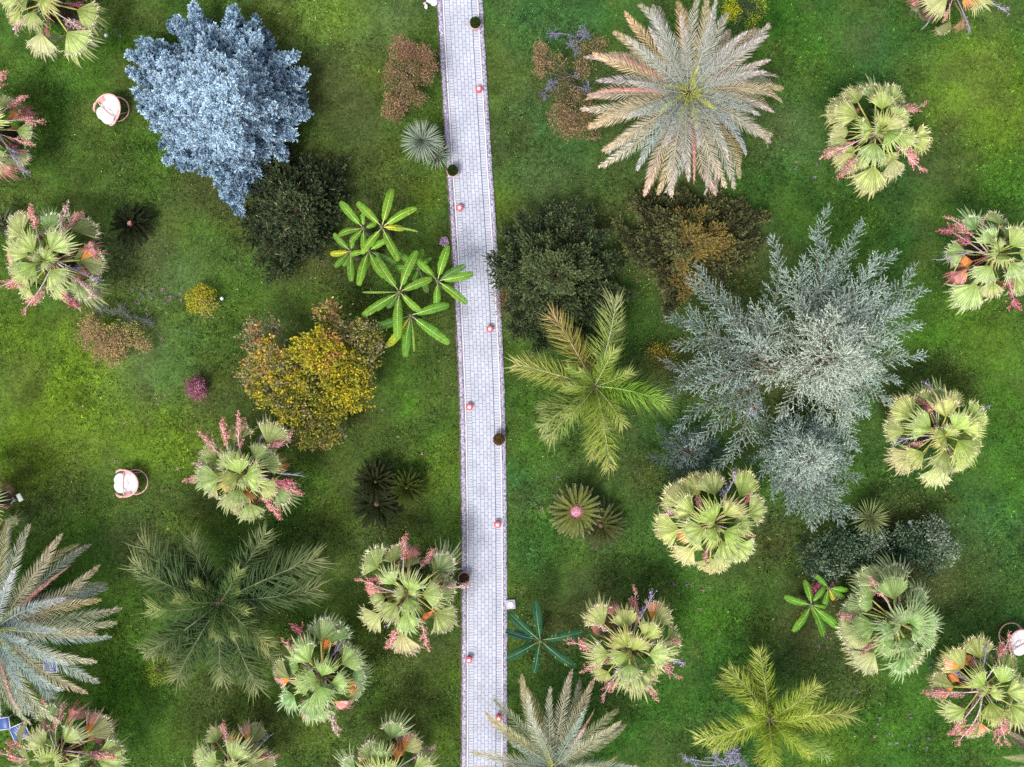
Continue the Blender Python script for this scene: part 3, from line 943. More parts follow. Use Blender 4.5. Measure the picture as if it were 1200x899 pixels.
# ------------------------------------------------------------------ feather palms
def frond_mesh(seed, L, bend, pairs, lmax, lw, vee, cols, plumose=0.0, droop=.15, tipfade=.35, fwd=(64, 26), rach=(.03, .006), start=.10, mat=None, prof=.6, aj=.09, rcol=(.34, .33, .16), curl=0.0):
    g = np.random.default_rng(seed)
    b = B()
    k = 16
    t = np.linspace(0, 1, k)
    pit = -R(bend) * t ** 1.4
    yaw = curl * t ** 2
    dx = np.stack([np.cos(pit) * np.cos(yaw), np.cos(pit) * np.sin(yaw), np.sin(pit)], 1)
    pts = np.concatenate([[[0, 0, 0]], np.cumsum((dx[1:] + dx[:-1]) / 2, 0)]) * L / (k - 1)
    tube(b, pts, np.linspace(rach[0], rach[1], k), 5, rcol)
    c0, c1, c2 = map(np.array, cols)                       # base, middle, tip colour
    u = np.repeat(np.linspace(start, .995, pairs), 2) + g.normal(0, .004, pairs * 2)
    sgn = np.tile([1.0, -1.0], pairs)
    P = np.stack([np.interp(u, t, pts[:, i]) for i in range(3)], 1)
    T = nrm(np.stack([np.interp(u, t, dx[:, i]) for i in range(3)], 1))
    sd = nrm(np.cross(np.array([0, 0, 1.0]), T))
    up = np.cross(T, sd)
    al = R(fwd[0]) + (R(fwd[1]) - R(fwd[0])) * u + g.normal(0, aj, len(u))
    ve = R(vee) * (1 - .4 * u) + g.normal(0, .12 + plumose, len(u))
    ln = lmax * np.clip(np.sin(np.pi * np.clip(.16 + u * .84, 0, 1)) ** prof, .25, 1) * g.normal(1, .08, len(u))
    ln = np.where(u > .9, ln * (1.5 - .55 * (u - .9) / .1), ln)
    d = nrm(T * np.cos(al)[:, None] + (sd * sgn[:, None] * np.cos(ve)[:, None] + up * np.sin(ve)[:, None]) * np.sin(al)[:, None])
    dr = droop * g.uniform(.5, 1.6, len(u))
    mid = P + d * (ln * .52)[:, None] - np.array([0, 0, 1.0]) * (dr * ln * .22)[:, None]
    tip = P + d * ln[:, None] - np.array([0, 0, 1.0]) * (dr * ln * .95)[:, None]
    s = np.cross(d, up + g.normal(0, .25, d.shape))
    s = nrm(s)
    w = lw * g.uniform(.75, 1.25, len(u))[:, None]
    v = np.stack([P - s * w * .3, P + s * w * .3, mid + s * w * .5, mid - s * w * .5, tip], 1).reshape(-1, 3)
    o = np.arange(len(u))[:, None] * 5
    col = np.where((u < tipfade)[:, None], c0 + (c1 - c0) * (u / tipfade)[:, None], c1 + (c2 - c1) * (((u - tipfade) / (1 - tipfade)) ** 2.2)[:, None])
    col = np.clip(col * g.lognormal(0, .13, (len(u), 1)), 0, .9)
    b.add(v, q=np.concatenate([o, o + 1, o + 2, o + 3], 1), t=np.concatenate([o + 3, o + 2, o + 4], 1), qc=col, tc=np.clip(col * 1.06, 0, .9))
    return b.mesh('frond', mat or M_LEAF)


PH_COLS = [((.22, .26, .21), (.40, .39, .31), (.62, .49, .41)), ((.20, .25, .23), (.39, .42, .37), (.60, .50, .43)),
           ((.24, .25, .18), (.45, .40, .31), (.68, .47, .42)), ((.25, .25, .17), (.45, .39, .26), (.60, .47, .29))]
PHOENIX = [frond_mesh(900 + i, 3.15, bd, 78, .37, .017, 26, PH_COLS[i % 4], droop=.12, rach=(.035, .007), rcol=(.40, .38, .26), curl=random.uniform(-.25, .25))
           for i, bd in enumerate((38, 46, 54, 62, 70, 78, 50, 58))]
PH_YOUNG = [frond_mesh(930 + i, 1.30, 40, 44, .26, .02, 34, ((.24, .27, .08), (.36, .38, .08), (.44, .44, .12)), rach=(.022, .006), rcol=(.4, .4, .1)) for i in range(2)]
PH_DRY = [frond_mesh(940 + i, 2.9, 66, 60, .20, .018, 40, ((.55, .26, .10), (.60, .27, .24), (.62, .40, .36)), fwd=(35, 16), rach=(.035, .01), rcol=(.55, .30, .24)) for i in range(2)]


def phoenix_palm(label, px, py, hc, reach_px, nf, seed, young=9, dry=4, tone=(1, 1, 1)):
    g = random.Random(seed)
    c = W(px, py, hc)
    root = thing('date_palm', (c.x, c.y, 0), label, 'palm', 'silvery date palms')
    link('trunk', palm_trunk(hc, .48, .40, seed), root)
    sc0 = reach_px / (K * HC / (HC - hc + .4)) / 3.12
    for i in range(nf):
        f = i / (nf - 1)                                    # 0 young .. 1 old
        el = R(57 - 70 * f ** .9 + g.uniform(-5, 5))
        me = PHOENIX[min(7, max(0, int((1 - f) * 5 + g.uniform(0, 3))))] if f > .25 else g.choice(PHOENIX[:3])
        v = g.uniform(.88, 1.12)
        cl = (v * tone[0] * g.uniform(.96, 1.06), v * tone[1], v * tone[2] * g.uniform(.94, 1.06))
        if f < .3:
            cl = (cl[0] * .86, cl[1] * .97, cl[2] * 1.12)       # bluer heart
        elif g.random() < .22:
            cl = (cl[0] * 1.15, cl[1] * 1.0, cl[2] * .78)
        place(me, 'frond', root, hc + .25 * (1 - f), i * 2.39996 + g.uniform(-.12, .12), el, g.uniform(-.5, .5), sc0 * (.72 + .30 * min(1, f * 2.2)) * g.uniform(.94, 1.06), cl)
    for i in range(young):
        place(g.choice(PH_YOUNG), 'frond', root, hc + .55, i * 6.283 / young + g.uniform(-.2, .2), R(g.uniform(8, 30)), g.uniform(-.4, .4), g.uniform(.55, .85) * sc0)
        o_ = root.children[-1]
        o_.location += Vector((math.cos(i * 6.283 / young), math.sin(i * 6.283 / young), 0)) * .22
    for i in range(dry):
        place(PH_DRY[i % 2], 'dry_frond', root, hc + .02, i * 2.1 + g.uniform(2.6, 3.4), R(g.uniform(12, 24)), 0, sc0 * g.uniform(.85, 1.02))
    return root


phoenix_palm('whole silvery date palm with pinkish feather leaves, top right of the path', 805, 112, 3.4, 122, 70, 21, dry=4)
phoenix_palm('silvery date palm half cut off by the left edge, above blue seats', -2, 735, 3.2, 130, 64, 22, dry=3, tone=(.80, .97, 1.04))
phoenix_palm('date palm with tan feather leaves at the bottom edge, leaning over the path', 648, 896, 2.7, 102, 50, 23, young=3, dry=3, tone=(.88, .98, .84))
phoenix_palm('date palm mostly out of frame in the bottom right corner, only frond ends showing', 1236, 884, 2.4, 56, 34, 24, young=0, dry=0, tone=(.75, .9, .7))

Q_DARK = [frond_mesh(950 + i, 2.9, bd, 88, .78, .034, 6, ((.022, .048, .018), (.060, .098, .034), (.25, .275, .12)), plumose=.42, droop=.45, fwd=(68, 46), prof=.3, aj=.22, rcol=(.20, .21, .13), start=.12, tipfade=.55)
          for i, bd in enumerate((42, 52, 62, 34))]
Q_GOLD = [frond_mesh(960 + i, 2.9, bd, 80, .74, .029, 6, ((.11, .16, .022), (.19, .260, .055), (.36, .38, .16)), plumose=.45, droop=.48, fwd=(66, 44), prof=.3, aj=.24, rcol=(.40, .42, .25), start=.10, tipfade=.5, curl=cu)
          for i, (bd, cu) in enumerate(((42, .15), (54, -.2), (64, .1), (36, 0)))]
Q_LIME = [frond_mesh(970 + i, 2.9, bd, 74, .72, .031, 4, ((.15, .20, .018), (.255, .330, .045), (.39, .42, .12)), plumose=.5, droop=.45, fwd=(66, 44), prof=.3, aj=.24, rcol=(.42, .42, .20), start=.10, tipfade=.5)
          for i, bd in enumerate((40, 52, 60, 34))]


def feather_palm(label, frame, centre, tips, hc, meshes, seed, bare=None):
    x0, y0, zf = frame
    g = random.Random(seed)
    c = W(x0 + centre[0] / zf, y0 + centre[1] / zf, hc)
    root = thing('feather_palm', (c.x, c.y, 0), label, 'palm', 'green feather palms')
    link('trunk', palm_trunk(hc, .20, .15, seed), root)
    ppm = K * HC / (HC - hc)
    for q in tips:
        dx, dy = (q[0] - centre[0]) / zf / ppm, (centre[1] - q[1]) / zf / ppm
        d = math.hypot(dx, dy)
        el = R(24) if d > 1.9 else R(48)
        sc = d / (3.0 if d > 1.9 else 2.15)
        v = g.uniform(.85, 1.15)
        cl = q[2] if len(q) > 2 else (v, v, v)
        if d > 1.9:                                            # a second, shorter frond behind each long one
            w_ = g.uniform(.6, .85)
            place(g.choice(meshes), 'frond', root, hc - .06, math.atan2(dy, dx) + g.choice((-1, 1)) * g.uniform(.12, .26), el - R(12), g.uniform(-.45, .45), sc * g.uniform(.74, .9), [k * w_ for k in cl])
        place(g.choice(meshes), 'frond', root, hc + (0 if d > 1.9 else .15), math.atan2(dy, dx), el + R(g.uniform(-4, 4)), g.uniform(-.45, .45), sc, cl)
    for i in range(6):                                         # young upright fronds in the heart
        v = g.uniform(.9, 1.25)
        place(g.choice(meshes), 'frond', root, hc + .12, i * 1.05 + g.uniform(-.3, .3), R(g.uniform(50, 72)), g.uniform(-.5, .5), g.uniform(.42, .62), (v, v * 1.05, v * .8))
    return root


feather_palm('dark green feather palm with broad spreading fronds in the lower left', (140, 610, 4.28), (515, 400),
             [(75, 135), (50, 255), (330, 85), (768, 60), (1005, 135), (1025, 345), (745, 530, (1.3, 1.2, 1)), (265, 450, (1.2, 1.3, 1)), (165, 700), (280, 810), (515, 815), (720, 860), (600, 330, (.8, 1, .7)), (430, 340, (.8, 1, .7)), (520, 540, (.8, 1, .8))], 2.7, Q_DARK, 31)
feather_palm('yellow green feather palm right of the path, below the dark spreading conifer', (600, 300, 3.0), (290, 458),
             [(140, 185, (1.3, .90, 1.0)), (388, 150, (1.15, 1.1, 1.3)), (0, 370, (1.2, 1.05, .95)), (85, 600), (105, 640), (358, 750, (1.2, 1.15, .9)), (480, 470, (.9, 1.25, .6)), (570, 545, (.4, .48, .4)), (530, 430, (.5, .6, .6)), (205, 410, (.85, 1.05, .7)), (380, 560, (1.1, 1.1, .8)), (200, 480, (.9, 1.0, .6))], 2.7, Q_GOLD, 32)
feather_palm('bright lime feather palm cut by the bottom edge in the lower right', (800, 750, 5.71), (575, 520),
             [(335, 130), (495, 45, (.9, .9, .9)), (775, 240), (1130, 390, (1.15, 1.05, 1.3)), (960, 780, (.65, .85, 1.0)), (590, 920, (1.1, 1.05, .9)), (65, 655), (700, 600, (1, 1.05, .6)), (420, 500, (.85, .95, .6))], 2.6, Q_LIME, 33)


# ------------------------------------------------------------------ bananas
def banana_leaf(seed, dark):
    g = np.random.default_rng(seed)
    b = B()
    n = 40
    t = np.linspace(0, 1, n + 1)
    hw = .19 * np.clip(np.sin(np.pi * np.clip(t * .93 + .06, 0, 1)), 0, 1) ** .42
    hw[-1] = .02
    pit = R(12) - R(g.uniform(45, 75)) * t ** 1.3
    x_ = np.concatenate([[0], np.cumsum(np.cos(pit[1:]))]) / n
    z_ = np.concatenate([[0], np.cumsum(np.sin(pit[1:]))]) / n
    P = np.stack([.14 + x_, .03 * np.sin(t * 3 + g.uniform(0, 6)) * t, z_], 1)
    c0 = np.array((.020, .085, .040) if dark else (.120, .262, .026))
    for s in (1, -1):
        torn = np.cumsum(g.random(n) < .22)                # a tear starts a new flap
        lift = g.normal(0, .05, torn.max() + 1)[torn] + .10
        edge_ = g.uniform(.72, 1.08, torn.max() + 1)
        for i in range(n):
            wv = .010 * (1 if i % 2 else -1)
            p = []
            for j in (i, i + 1):
                e = hw[j]
                p.append([P[j] + np.array([0, s * .012, .004]), P[j] + np.array([e * .10, s * e * .55, lift[i] * e * 1.2 + wv * .3]),
                          P[j] + np.array([e * .28, s * e, lift[i] * e * .4 - .25 * e + wv])])
            v = np.array(p[0] + p[1])
            f = [(0, 3, 4, 1), (1, 4, 5, 2)] if s > 0 else [(0, 1, 4, 3), (1, 2, 5, 4)]
            cc = c0 * g.normal(1, .07) * (1.12 if i % 2 else .92)
            fl = edge_[torn[i]]
            for r_ in (2, 5):
                v[r_] = v[r_ - 1] + (v[r_] - v[r_ - 1]) * fl
            ed = cc * 1.05 if g.random() > .05 else np.array([.42, .36, .06])
            b.add(v, q=f, qc=np.array([cc, ed]))
    tube(b, np.concatenate([[[-.02, 0, -.02]], P + [0, 0, .008]]), np.linspace(.026, .006, n + 2), 5, (.52, .58, .25) if not dark else (.22, .36, .16))
    return b.mesh('banana_leaf', M_FAN)


BAN = [banana_leaf(1000 + i, False) for i in range(6)]
BAN_D = [banana_leaf(1020 + i, True) for i in range(4)]


def banana(label, frame, centre, tips, hc, seed, dark=False, tone=(1, 1, 1)):
    x0, y0, zf = frame
    g = random.Random(seed)
    c = W(x0 + centre[0] / zf, y0 + centre[1] / zf, hc)
    root = thing('banana_plant', (c.x, c.y, 0), label, 'banana plant', 'banana plants')
    b = B()
    lathe(b, [(.13, -.05), (.12, .3), (.10, hc * .6), (.075, hc), (.04, hc + .08), (.005, hc + .1)], 10, col=(.8, 1.2, .7), wob=.04)
    b.obj('stem', M_WOOD, root, smooth=True)
    ppm = K * HC / (HC - hc)
    for i, q in enumerate(tips):
        dx, dy = (q[0] - centre[0]) / zf / ppm, (centre[1] - q[1]) / zf / ppm
        d = math.hypot(dx, dy)
        v = g.uniform(.85, 1.2)
        cl = [v * k for k in tone]
        wd = 1.0
        if len(q) > 2:
            if q[2] == 'y':
                cl = [2.2, 1.3, .8]
            if q[2] == 'thin':
                wd = .28
                cl = [1.5, 1.3, 2]
            if q[2] == 'd':
                cl = [.55, .6, .9]
        o = place(g.choice(BAN_D if dark else BAN), 'banana_leaf', root, hc - .03 * i, math.atan2(dy, dx), R(g.uniform(6, 22)), g.uniform(-.3, .3), d / .98, cl)
        o.scale = (d / .98, max(.5, d / .98) ** .55 * .76 * wd, d / .98)
    return root


BF = (390, 220, 4.5)
banana('banana plant at the top of the clump left of the path, its yellowed leaf crumpled', BF, (258, 205), [(318, 38), (150, 98), (410, 118), (360, 212, 'y'), (332, 358), (165, 322), (425, 222, 'thin'), (300, 300, 'd')], 2.5, 41, tone=(1.1, 1.05, .9))
banana('small banana plant at the upper left of the clump, behind the crumpled yellow leaf', BF, (160, 212), [(55, 98), (50, 240), (105, 275), (160, 310), (155, 150), (215, 190)], 2.1, 42, tone=(.95, 1.0, .9))
banana('banana plant in the left middle of the clump with leaves hanging down', BF, (188, 330), [(255, 460), (145, 492), (108, 350), (275, 285), (310, 395, 'd'), (180, 400)], 2.2, 43, tone=(1.05, 1.05, .9))
banana('leftmost small banana plant of the clump, with one shrivelled yellow leaf', BF, (95, 335), [(20, 262), (5, 352, 'y'), (22, 405), (95, 468), (100, 285), (60, 400)], 1.7, 44, tone=(.85, .9, .9))
banana('largest banana plant in the middle of the clump', BF, (350, 548), [(425, 362), (240, 395), (500, 490), (442, 640), (338, 770), (185, 655), (178, 552, 'thin'), (300, 620, 'd')], 2.6, 45)
banana('banana plant with leaves lying over the path edge', BF, (552, 490), [(598, 332), (462, 398), (716, 462), (692, 592), (545, 620), (680, 420, 'd')], 2.4, 46, tone=(.9, .95, .85))
banana('half hidden banana plant behind the two largest of the clump', BF, (450, 425), [(470, 342), (362, 360), (335, 432), (505, 378), (435, 480), (495, 530, 'd')], 1.9, 47, tone=(.7, .8, .8))
banana('lowest banana plant of the clump, with a yellow edged leaf', BF, (410, 672), [(588, 628), (582, 802), (380, 858), (238, 735, 'd'), (432, 838, 'thin'), (312, 822, 'y')], 2.3, 48, tone=(.85, .95, 1.0))
banana('dark bluish green banana plant right of the path by a square stone light', (600, 600, 3.007), (100, 455), [(85, 325), (8, 368), (-2, 502), (80, 548), (208, 542), (226, 430), (-5, 425, 'd')], 1.9, 49, True, (1, 1, 1))
banana('small glossy banana plant left of the spiky deep green fan palm', (910, 670, 11.23), (465, 440), [(385, 160), (160, 365), (240, 735), (620, 785), (775, 705), (620, 480), (530, 565, 'y'), (635, 250)], 1.5, 50, tone=(.75, .9, .75))
banana('tiny banana plant half under the spiky deep green fan palm', (910, 670, 11.23), (690, 215), [(540, 75), (895, 240), (625, 430), (740, 340, 'y'), (850, 330)], 1.3, 51, tone=(.75, .9, .75))


# ------------------------------------------------------------------ rosettes: cycads and yuccas
def rosette_blade(seed, kind):
    g = np.random.default_rng(seed)
    if kind == 'cycad':
        return frond_mesh(seed, 1.0, 38, 70, .12, .045, 10, ((.018, .024, .006), (.024, .032, .009), (.036, .046, .014)), droop=.05, fwd=(60, 40), rach=(.012, .004), rcol=(.06, .065, .02), start=.12)
    if kind == 'sago':
        return frond_mesh(seed, 1.0, 42, 70, .10, .042, 10, ((.20, .18, .012), (.115, .135, .03), (.17, .19, .085)), droop=.05, fwd=(58, 34), rach=(.014, .005), rcol=(.24, .25, .08), start=.16)
    b = B()
    n = 7
    t = np.linspace(0, 1, n)
    w = .030 * np.array([.7, 1, 1.05, .95, .75, .42, .02])
    z = -.12 * t ** 2
    c0, c1 = (np.array((.10, .16, .14)), np.array((.36, .42, .31))) if kind == 'blue' else (np.array((.05, .085, .025)), np.array((.22, .26, .11)))
    L, M_, Rr = np.stack([t, -w, z + .012], 1), np.stack([t, 0 * w, z], 1), np.stack([t, w, z + .012], 1)
    v = np.concatenate([L, M_, Rr])
    q, qc = [], []
    for i in range(n - 1):
        for a in (0, n):
            q.append((a + i, a + i + 1, a + n + i + 1, a + n + i))
            qc.append((c0 + (c1 - c0) * (t[i] + .1)) * (1.06 if a else .94))
    b.add(v, q=q, qc=np.array(qc))
    return b.mesh('leaf_blade', M_FAN)


RB = {k: [rosette_blade(1100 + 10 * j + i, k) for i in range(2)] for j, k in enumerate(('cycad', 'sago', 'blue', 'green'))}


def rosette(name, label, cat, px, py, hc, rpx, kind, n, seed, group, els=(80, -4), tone=(1, 1, 1), cone=None, skip=None):
    g = random.Random(seed)
    c = W(px, py, hc)
    root = thing(name, (c.x, c.y, 0), label, cat, group)
    link('trunk', palm_trunk(hc, .13, .11, seed), root)
    L = rpx / (K * HC / (HC - hc)) / .95
    for i in range(n):
        f = (i + .5) / n
        el = R(els[0] + (els[1] - els[0]) * f ** .8 + g.uniform(-4, 4))
        v = g.uniform(.85, 1.15)
        yaw = i * 2.39996 + g.uniform(-.1, .1)
        place(g.choice(RB[kind]), 'leaf_blade' if kind in ('blue', 'green') else 'frond', root, hc, yaw, el, g.uniform(-.3, .3), L * (.80 + .2 * f) * g.uniform(.94, 1.05), [v * k for k in tone])
    if cone:
        b = B()
        lathe(b, [(cone * .95, hc + .02), (cone, hc + .12), (cone * .85, hc + .2), (cone * .62, hc + .24), (.002, hc + .26)], 18, col=(.75, .45, .62), wob=.04)
        for k in range(160):                                # woolly scales of the cone
            r = cone * math.sqrt(k / 160)
            a = k * 2.39996
            d = nrm(np.array([[math.cos(a) * .8, math.sin(a) * .8, .6]]))
            blades(b, np.array([[math.cos(a) * r, math.sin(a) * r, hc + .26 - .12 * (r / cone) ** 2]]), d, .06, .04,
                   np.array((.60, .30, .24) if r < cone * .62 else (.45, .16, .26)) * g.uniform(.8, 1.15), jitter=.3)
        b.obj('cone', M_DRY, root)
    return root


CY = 'cycads on the lawn'
rosette('cycad', 'small dark cycad with a pink heart below the big blue conifer', 'cycad', 155, 263, .55, 25, 'cycad', 46, 61, CY, tone=(.62, .62, .9), cone=.09)
rosette('cycad', 'dark cycad, upper left of the cluster of three beside the path', 'cycad', 441, 564, .75, 26, 'cycad', 54, 62, CY, tone=(.85, .78, 1.0))
rosette('cycad', 'dark cycad, lowest of the cluster of three beside the path', 'cycad', 442, 590, .5, 31, 'cycad', 48, 63, CY, els=(60, -4), tone=(.8, .85, 1.1))
rosette('cycad', 'greener cycad, right one of the cluster of three beside the path', 'cycad', 477, 571, .7, 23, 'cycad', 54, 64, CY, tone=(1.3, 1.5, .9))
rosette('cycad', 'green sago cycad with a round pink cone at its centre', 'cycad', 675, 599, 1.0, 33, 'sago', 56, 65, CY, els=(42, -12), cone=.21)
rosette('cycad', 'dark cycad half hidden behind the one with the pink cone', 'cycad', 704, 615, .6, 31, 'sago', 50, 66, CY, els=(60, -8), tone=(.48, .5, .6))
YU = 'yuccas with spiky heads'
rosette('yucca', 'silvery spiky yucca left of the path, the larger of two', 'yucca', 494.5, 165.5, 1.5, 25, 'blue', 150, 67, YU, els=(86, -14))
rosette('yucca', 'smaller spiky yucca reaching over the path edge', 'yucca', 512, 181, 1.0, 18, 'blue', 90, 68, YU, els=(84, -14), tone=(.85, .92, .85))
rosette('yucca', 'green spiky yucca under the lower tip of the silvery cedar', 'yucca', 1019, 607, 1.3, 23, 'green', 90, 69, YU, els=(84, -10), tone=(1.15, 1.15, 1.1))
rosette('yucca', 'dark spiky yucca at the left edge beside the pink ringed fan palm', 'yucca', 4, 262, .7, 24, 'green', 70, 70, YU, els=(80, -6), tone=(.55, .7, .8))
# ------------------------------------------------------------------ conifers and broadleaved trees
def polar_outline(pts, c):
    a = np.array([math.atan2(c[1] - y, x - c[0]) for x, y in pts])
    r = np.array([math.hypot(x - c[0], y - c[1]) for x, y in pts])
    i = np.argsort(a)
    a, r = a[i], r[i]
    a = np.concatenate([a[-1:] - 2 * math.pi, a, a[:1] + 2 * math.pi])
    r = np.concatenate([r[-1:], r, r[:1]])
    return lambda t: np.interp((np.asarray(t) + math.pi) % (2 * math.pi) - math.pi, a, r)


def twig_needles(b, base, d, ln, per, nl, nw, c_in, c_tip, spread=.9, g=rng, mix=None):
    """needles bristling along many little twigs at once"""
    n = len(base)
    f = np.tile(np.linspace(.05, 1, per), n)
    P = np.repeat(base, per, 0) + np.repeat(d * np.asarray(ln)[:, None], per, 0) * f[:, None]
    D = nrm(np.repeat(d, per, 0) + g.normal(0, spread, (n * per, 3)) * .62 + np.array([0, 0, .12]))
    k = np.repeat(np.ones(n) if mix is None else mix, per)[:, None]
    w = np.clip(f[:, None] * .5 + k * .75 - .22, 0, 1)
    col = np.array(c_in) * (1 - w) + np.array(c_tip) * w  # paler young tips; inner needles darkened to stand for shade within the crown
    col = np.clip(col * g.lognormal(0, .16, (n * per, 1)), 0, .9)
    blades(b, P, D, nl * g.uniform(.7, 1.3, n * per), nw, col, jitter=1.0, mid=.4)


def arms_tree(root, base, arms, side_n, side_len, twig_n, twig_len, per, nl, nw, c_in, c_tip, wood, wood_col=(1, 1, 1), twig_up=.25, flat=.35, name='foliage', spread=.9,
              pitch=58, start=.12, arm_r=.05, mixf=None, hang=0.0, mat=None, fuzz=0, s0=.12, tj=.0, tg=.0, cover=0):
    """arms = list of (start point, end point, lift): limbs with side branches in a plane, twigs on them, needles on those"""
    bw, bf = B(), B()
    TB, TD, TL, TM = [], [], [], []
    FB, FD, FL, FM = [], [], [], []
    for (p0, p1, lift, tone) in arms:
        p0, p1 = np.array(p0, float) - base, np.array(p1, float) - base
        L = np.linalg.norm(p1 - p0)
        k = 9
        t = np.linspace(0, 1, k)[:, None]
        ax_ = p1 - p0
        sdv = nrm(np.cross(ax_, [0, 0, 1.0])[None])[0]
        wig = rng.normal(0, .055) * L
        pts = p0 + ax_ * t + np.array([0, 0, 1.0]) * lift * L * np.sin(t * math.pi) + sdv * wig * np.sin(t * math.pi * 2)
        tube(bw, pts, np.linspace(arm_r * min(1, L / 2.5), .006, k), 5, wood_col)
        m = max(4, int(side_n * L))
        u = np.linspace(start, 1.0, m) + rng.normal(0, .01, m)
        u = np.clip(u, start, 1)
        P = np.stack([np.interp(u, t[:, 0], pts[:, i]) for i in range(3)], 1)
        T = nrm(np.stack([np.interp(u, t[:, 0], np.gradient(pts[:, i])) for i in range(3)], 1))
        sg = np.where(np.arange(m) % 2, 1.0, -1.0)
        S_ = nrm(np.cross(T, np.array([0, 0, 1.0])))
        an = np.radians(pitch) * (1 - .45 * u) * rng.uniform(.75, 1.2, m)
        D = nrm(T * np.cos(an)[:, None] + S_ * (sg * np.sin(an))[:, None] + np.array([0, 0, 1.0]) * (rng.normal(.05, flat, m) - hang)[:, None])
        SL = side_len * (1.08 - .80 * u ** 1.5) * rng.uniform(.6, 1.15, m) * min(1.0, .45 + L / 4)
        D[-1] = T[-1]
        if cover:                                            # short shoots that hide the limb itself
            k2 = int(cover * L)
            u2 = rng.uniform(.1, 1, k2)
            TB.append(np.stack([np.interp(u2, t[:, 0], pts[:, i]) for i in range(3)], 1))
            TD.append(nrm(rng.normal(0, .5, (k2, 3)) + T[m // 2] * .7 + [0, 0, .45]))
            TL.append(rng.uniform(.08, .16, k2))
            TM.append(tone + rng.normal(.05, .12, k2))
        for j in range(m):
            q = max(2, int(twig_n * SL[j]))
            s = np.linspace(s0, 1, q)
            bt = tone + rng.normal(0, tj) if tj else tone
            bp = P[j] + D[j] * (s * SL[j])[:, None] + np.array([0, 0, -.12]) * (s ** 2)[:, None] * SL[j]
            tube(bw, [P[j], bp[-1]], [.007, .003], 3, wood_col, cap=False)
            if fuzz:
                for s0, s1 in ((0, .5), (.5, 1)):
                    a_ = P[j] + D[j] * s0 * SL[j] + np.array([0, 0, -.12]) * s0 ** 2 * SL[j]
                    e_ = P[j] + D[j] * s1 * SL[j] + np.array([0, 0, -.12]) * s1 ** 2 * SL[j]
                    FB.append(a_)
                    FD.append((e_ - a_) / max(1e-6, np.linalg.norm(e_ - a_)))
                    FL.append(np.linalg.norm(e_ - a_))
                    FM.append(tone + s1 * .25 - .1 + rng.normal(0, .1))
            side = nrm(np.cross(D[j], [0, 0, 1.0])[None])[0]
            g2 = np.where(np.arange(q) % 2, 1.0, -1.0)
            a2 = np.radians(48) * rng.uniform(.5, 1.3, q)
            td = nrm(D[j] * np.cos(a2)[:, None] + side * (g2 * np.sin(a2))[:, None] + np.array([0, 0, 1.0]) * rng.normal(twig_up, flat, q)[:, None])
            td[-1] = D[j]
            TB.append(bp)
            TD.append(td)
            TL.append(twig_len * rng.uniform(.6, 1.25, q) * (1.1 - .45 * s))
            TM.append(bt + tg * (s - .6) + rng.normal(0, .10, q))  # tg lightens outer twigs and darkens inner ones, shade put into the tone
    TB, TD, TL, TM = np.concatenate(TB), np.concatenate(TD), np.concatenate(TL), np.concatenate(TM)
    twig_needles(bf, TB, TD, TL, per, nl, nw, c_in, c_tip, spread, mix=np.clip(TM, 0, 1))
    if fuzz:
        twig_needles(bf, np.array(FB), np.array(FD), np.array(FL), fuzz, nl, nw, c_in, c_tip, .75, mix=np.clip(np.array(FM), 0, 1))
    bw.obj('limbs', wood, root)
    bf.obj(name, mat or M_NEEDLE, root)


def plain_trunk(root, h, r, lean=(0, 0), mat=None, name='trunk', col=(1, 1, 1), taper=.25):
    b = B()
    t = np.linspace(0, 1, 9)
    pts = np.stack([lean[0] * t + .04 * np.sin(t * 6), lean[1] * t + .04 * np.cos(t * 5) - .04, t * h - .05], 1)
    tube(b, pts, r * (1 - (1 - taper) * t) * np.where(t == 0, 1.3, 1), 9, col)
    return b.obj(name, mat or M_WOOD, root, smooth=True)


def cone_arms(outline, c_px, apex, H, n, zlo, fill=(.55, 1.0), lift=.08, powr=1.0, seed=1, drop=.12, tone=(.2, 1.0), ztop=.97, jz=0.0, tips=None):
    """limbs from an upright stem to points inside the outline seen from above"""
    g = random.Random(seed)
    ro = polar_outline(outline, c_px)
    A = []
    for i in range(n):
        f = (i + .5) / n                                     # 0 low .. 1 top
        zt = zlo + (H * ztop - zlo) * f + g.uniform(-1, 1) * jz
        th = i * 2.39996 + g.uniform(-.25, .25)
        rr = float(ro(th)) * ((1 - f) ** powr * (1 - .10) + .10) * g.uniform(*fill)
        ex, ey = c_px[0] + (apex[0] - c_px[0]) * f + rr * math.cos(th), c_px[1] + (apex[1] - c_px[1]) * f - rr * math.sin(th)
        p1 = W(ex, ey, zt)
        L = math.hypot(p1.x - APX.x, p1.y - APX.y)
        p0 = Vector((APX.x, APX.y, max(.3, min(zt - .05 + L * drop * -1, H - .1))))
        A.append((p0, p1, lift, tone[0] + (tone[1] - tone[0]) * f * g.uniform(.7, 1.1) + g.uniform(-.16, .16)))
    if tips:                                                 # the longest limbs, those that make the outline
        for (x_, y_) in outline:
            z = g.uniform(*tips)
            A.append((Vector((APX.x, APX.y, z - .1)), W(c_px[0] + (x_ - c_px[0]) * .95, c_px[1] + (y_ - c_px[1]) * .95, z), lift, tone[0] + g.uniform(0, .3)))
    A.append((Vector((APX.x, APX.y, H * .9)), Vector((APX.x + .05, APX.y + .04, H + .25)), 0, tone[1]))
    for i in range(7):
        A.append((Vector((APX.x, APX.y, H * .93)), Vector((APX.x + .5 * math.cos(i * .9), APX.y + .5 * math.sin(i * .9), H + .05)), .05, tone[1]))
    return A


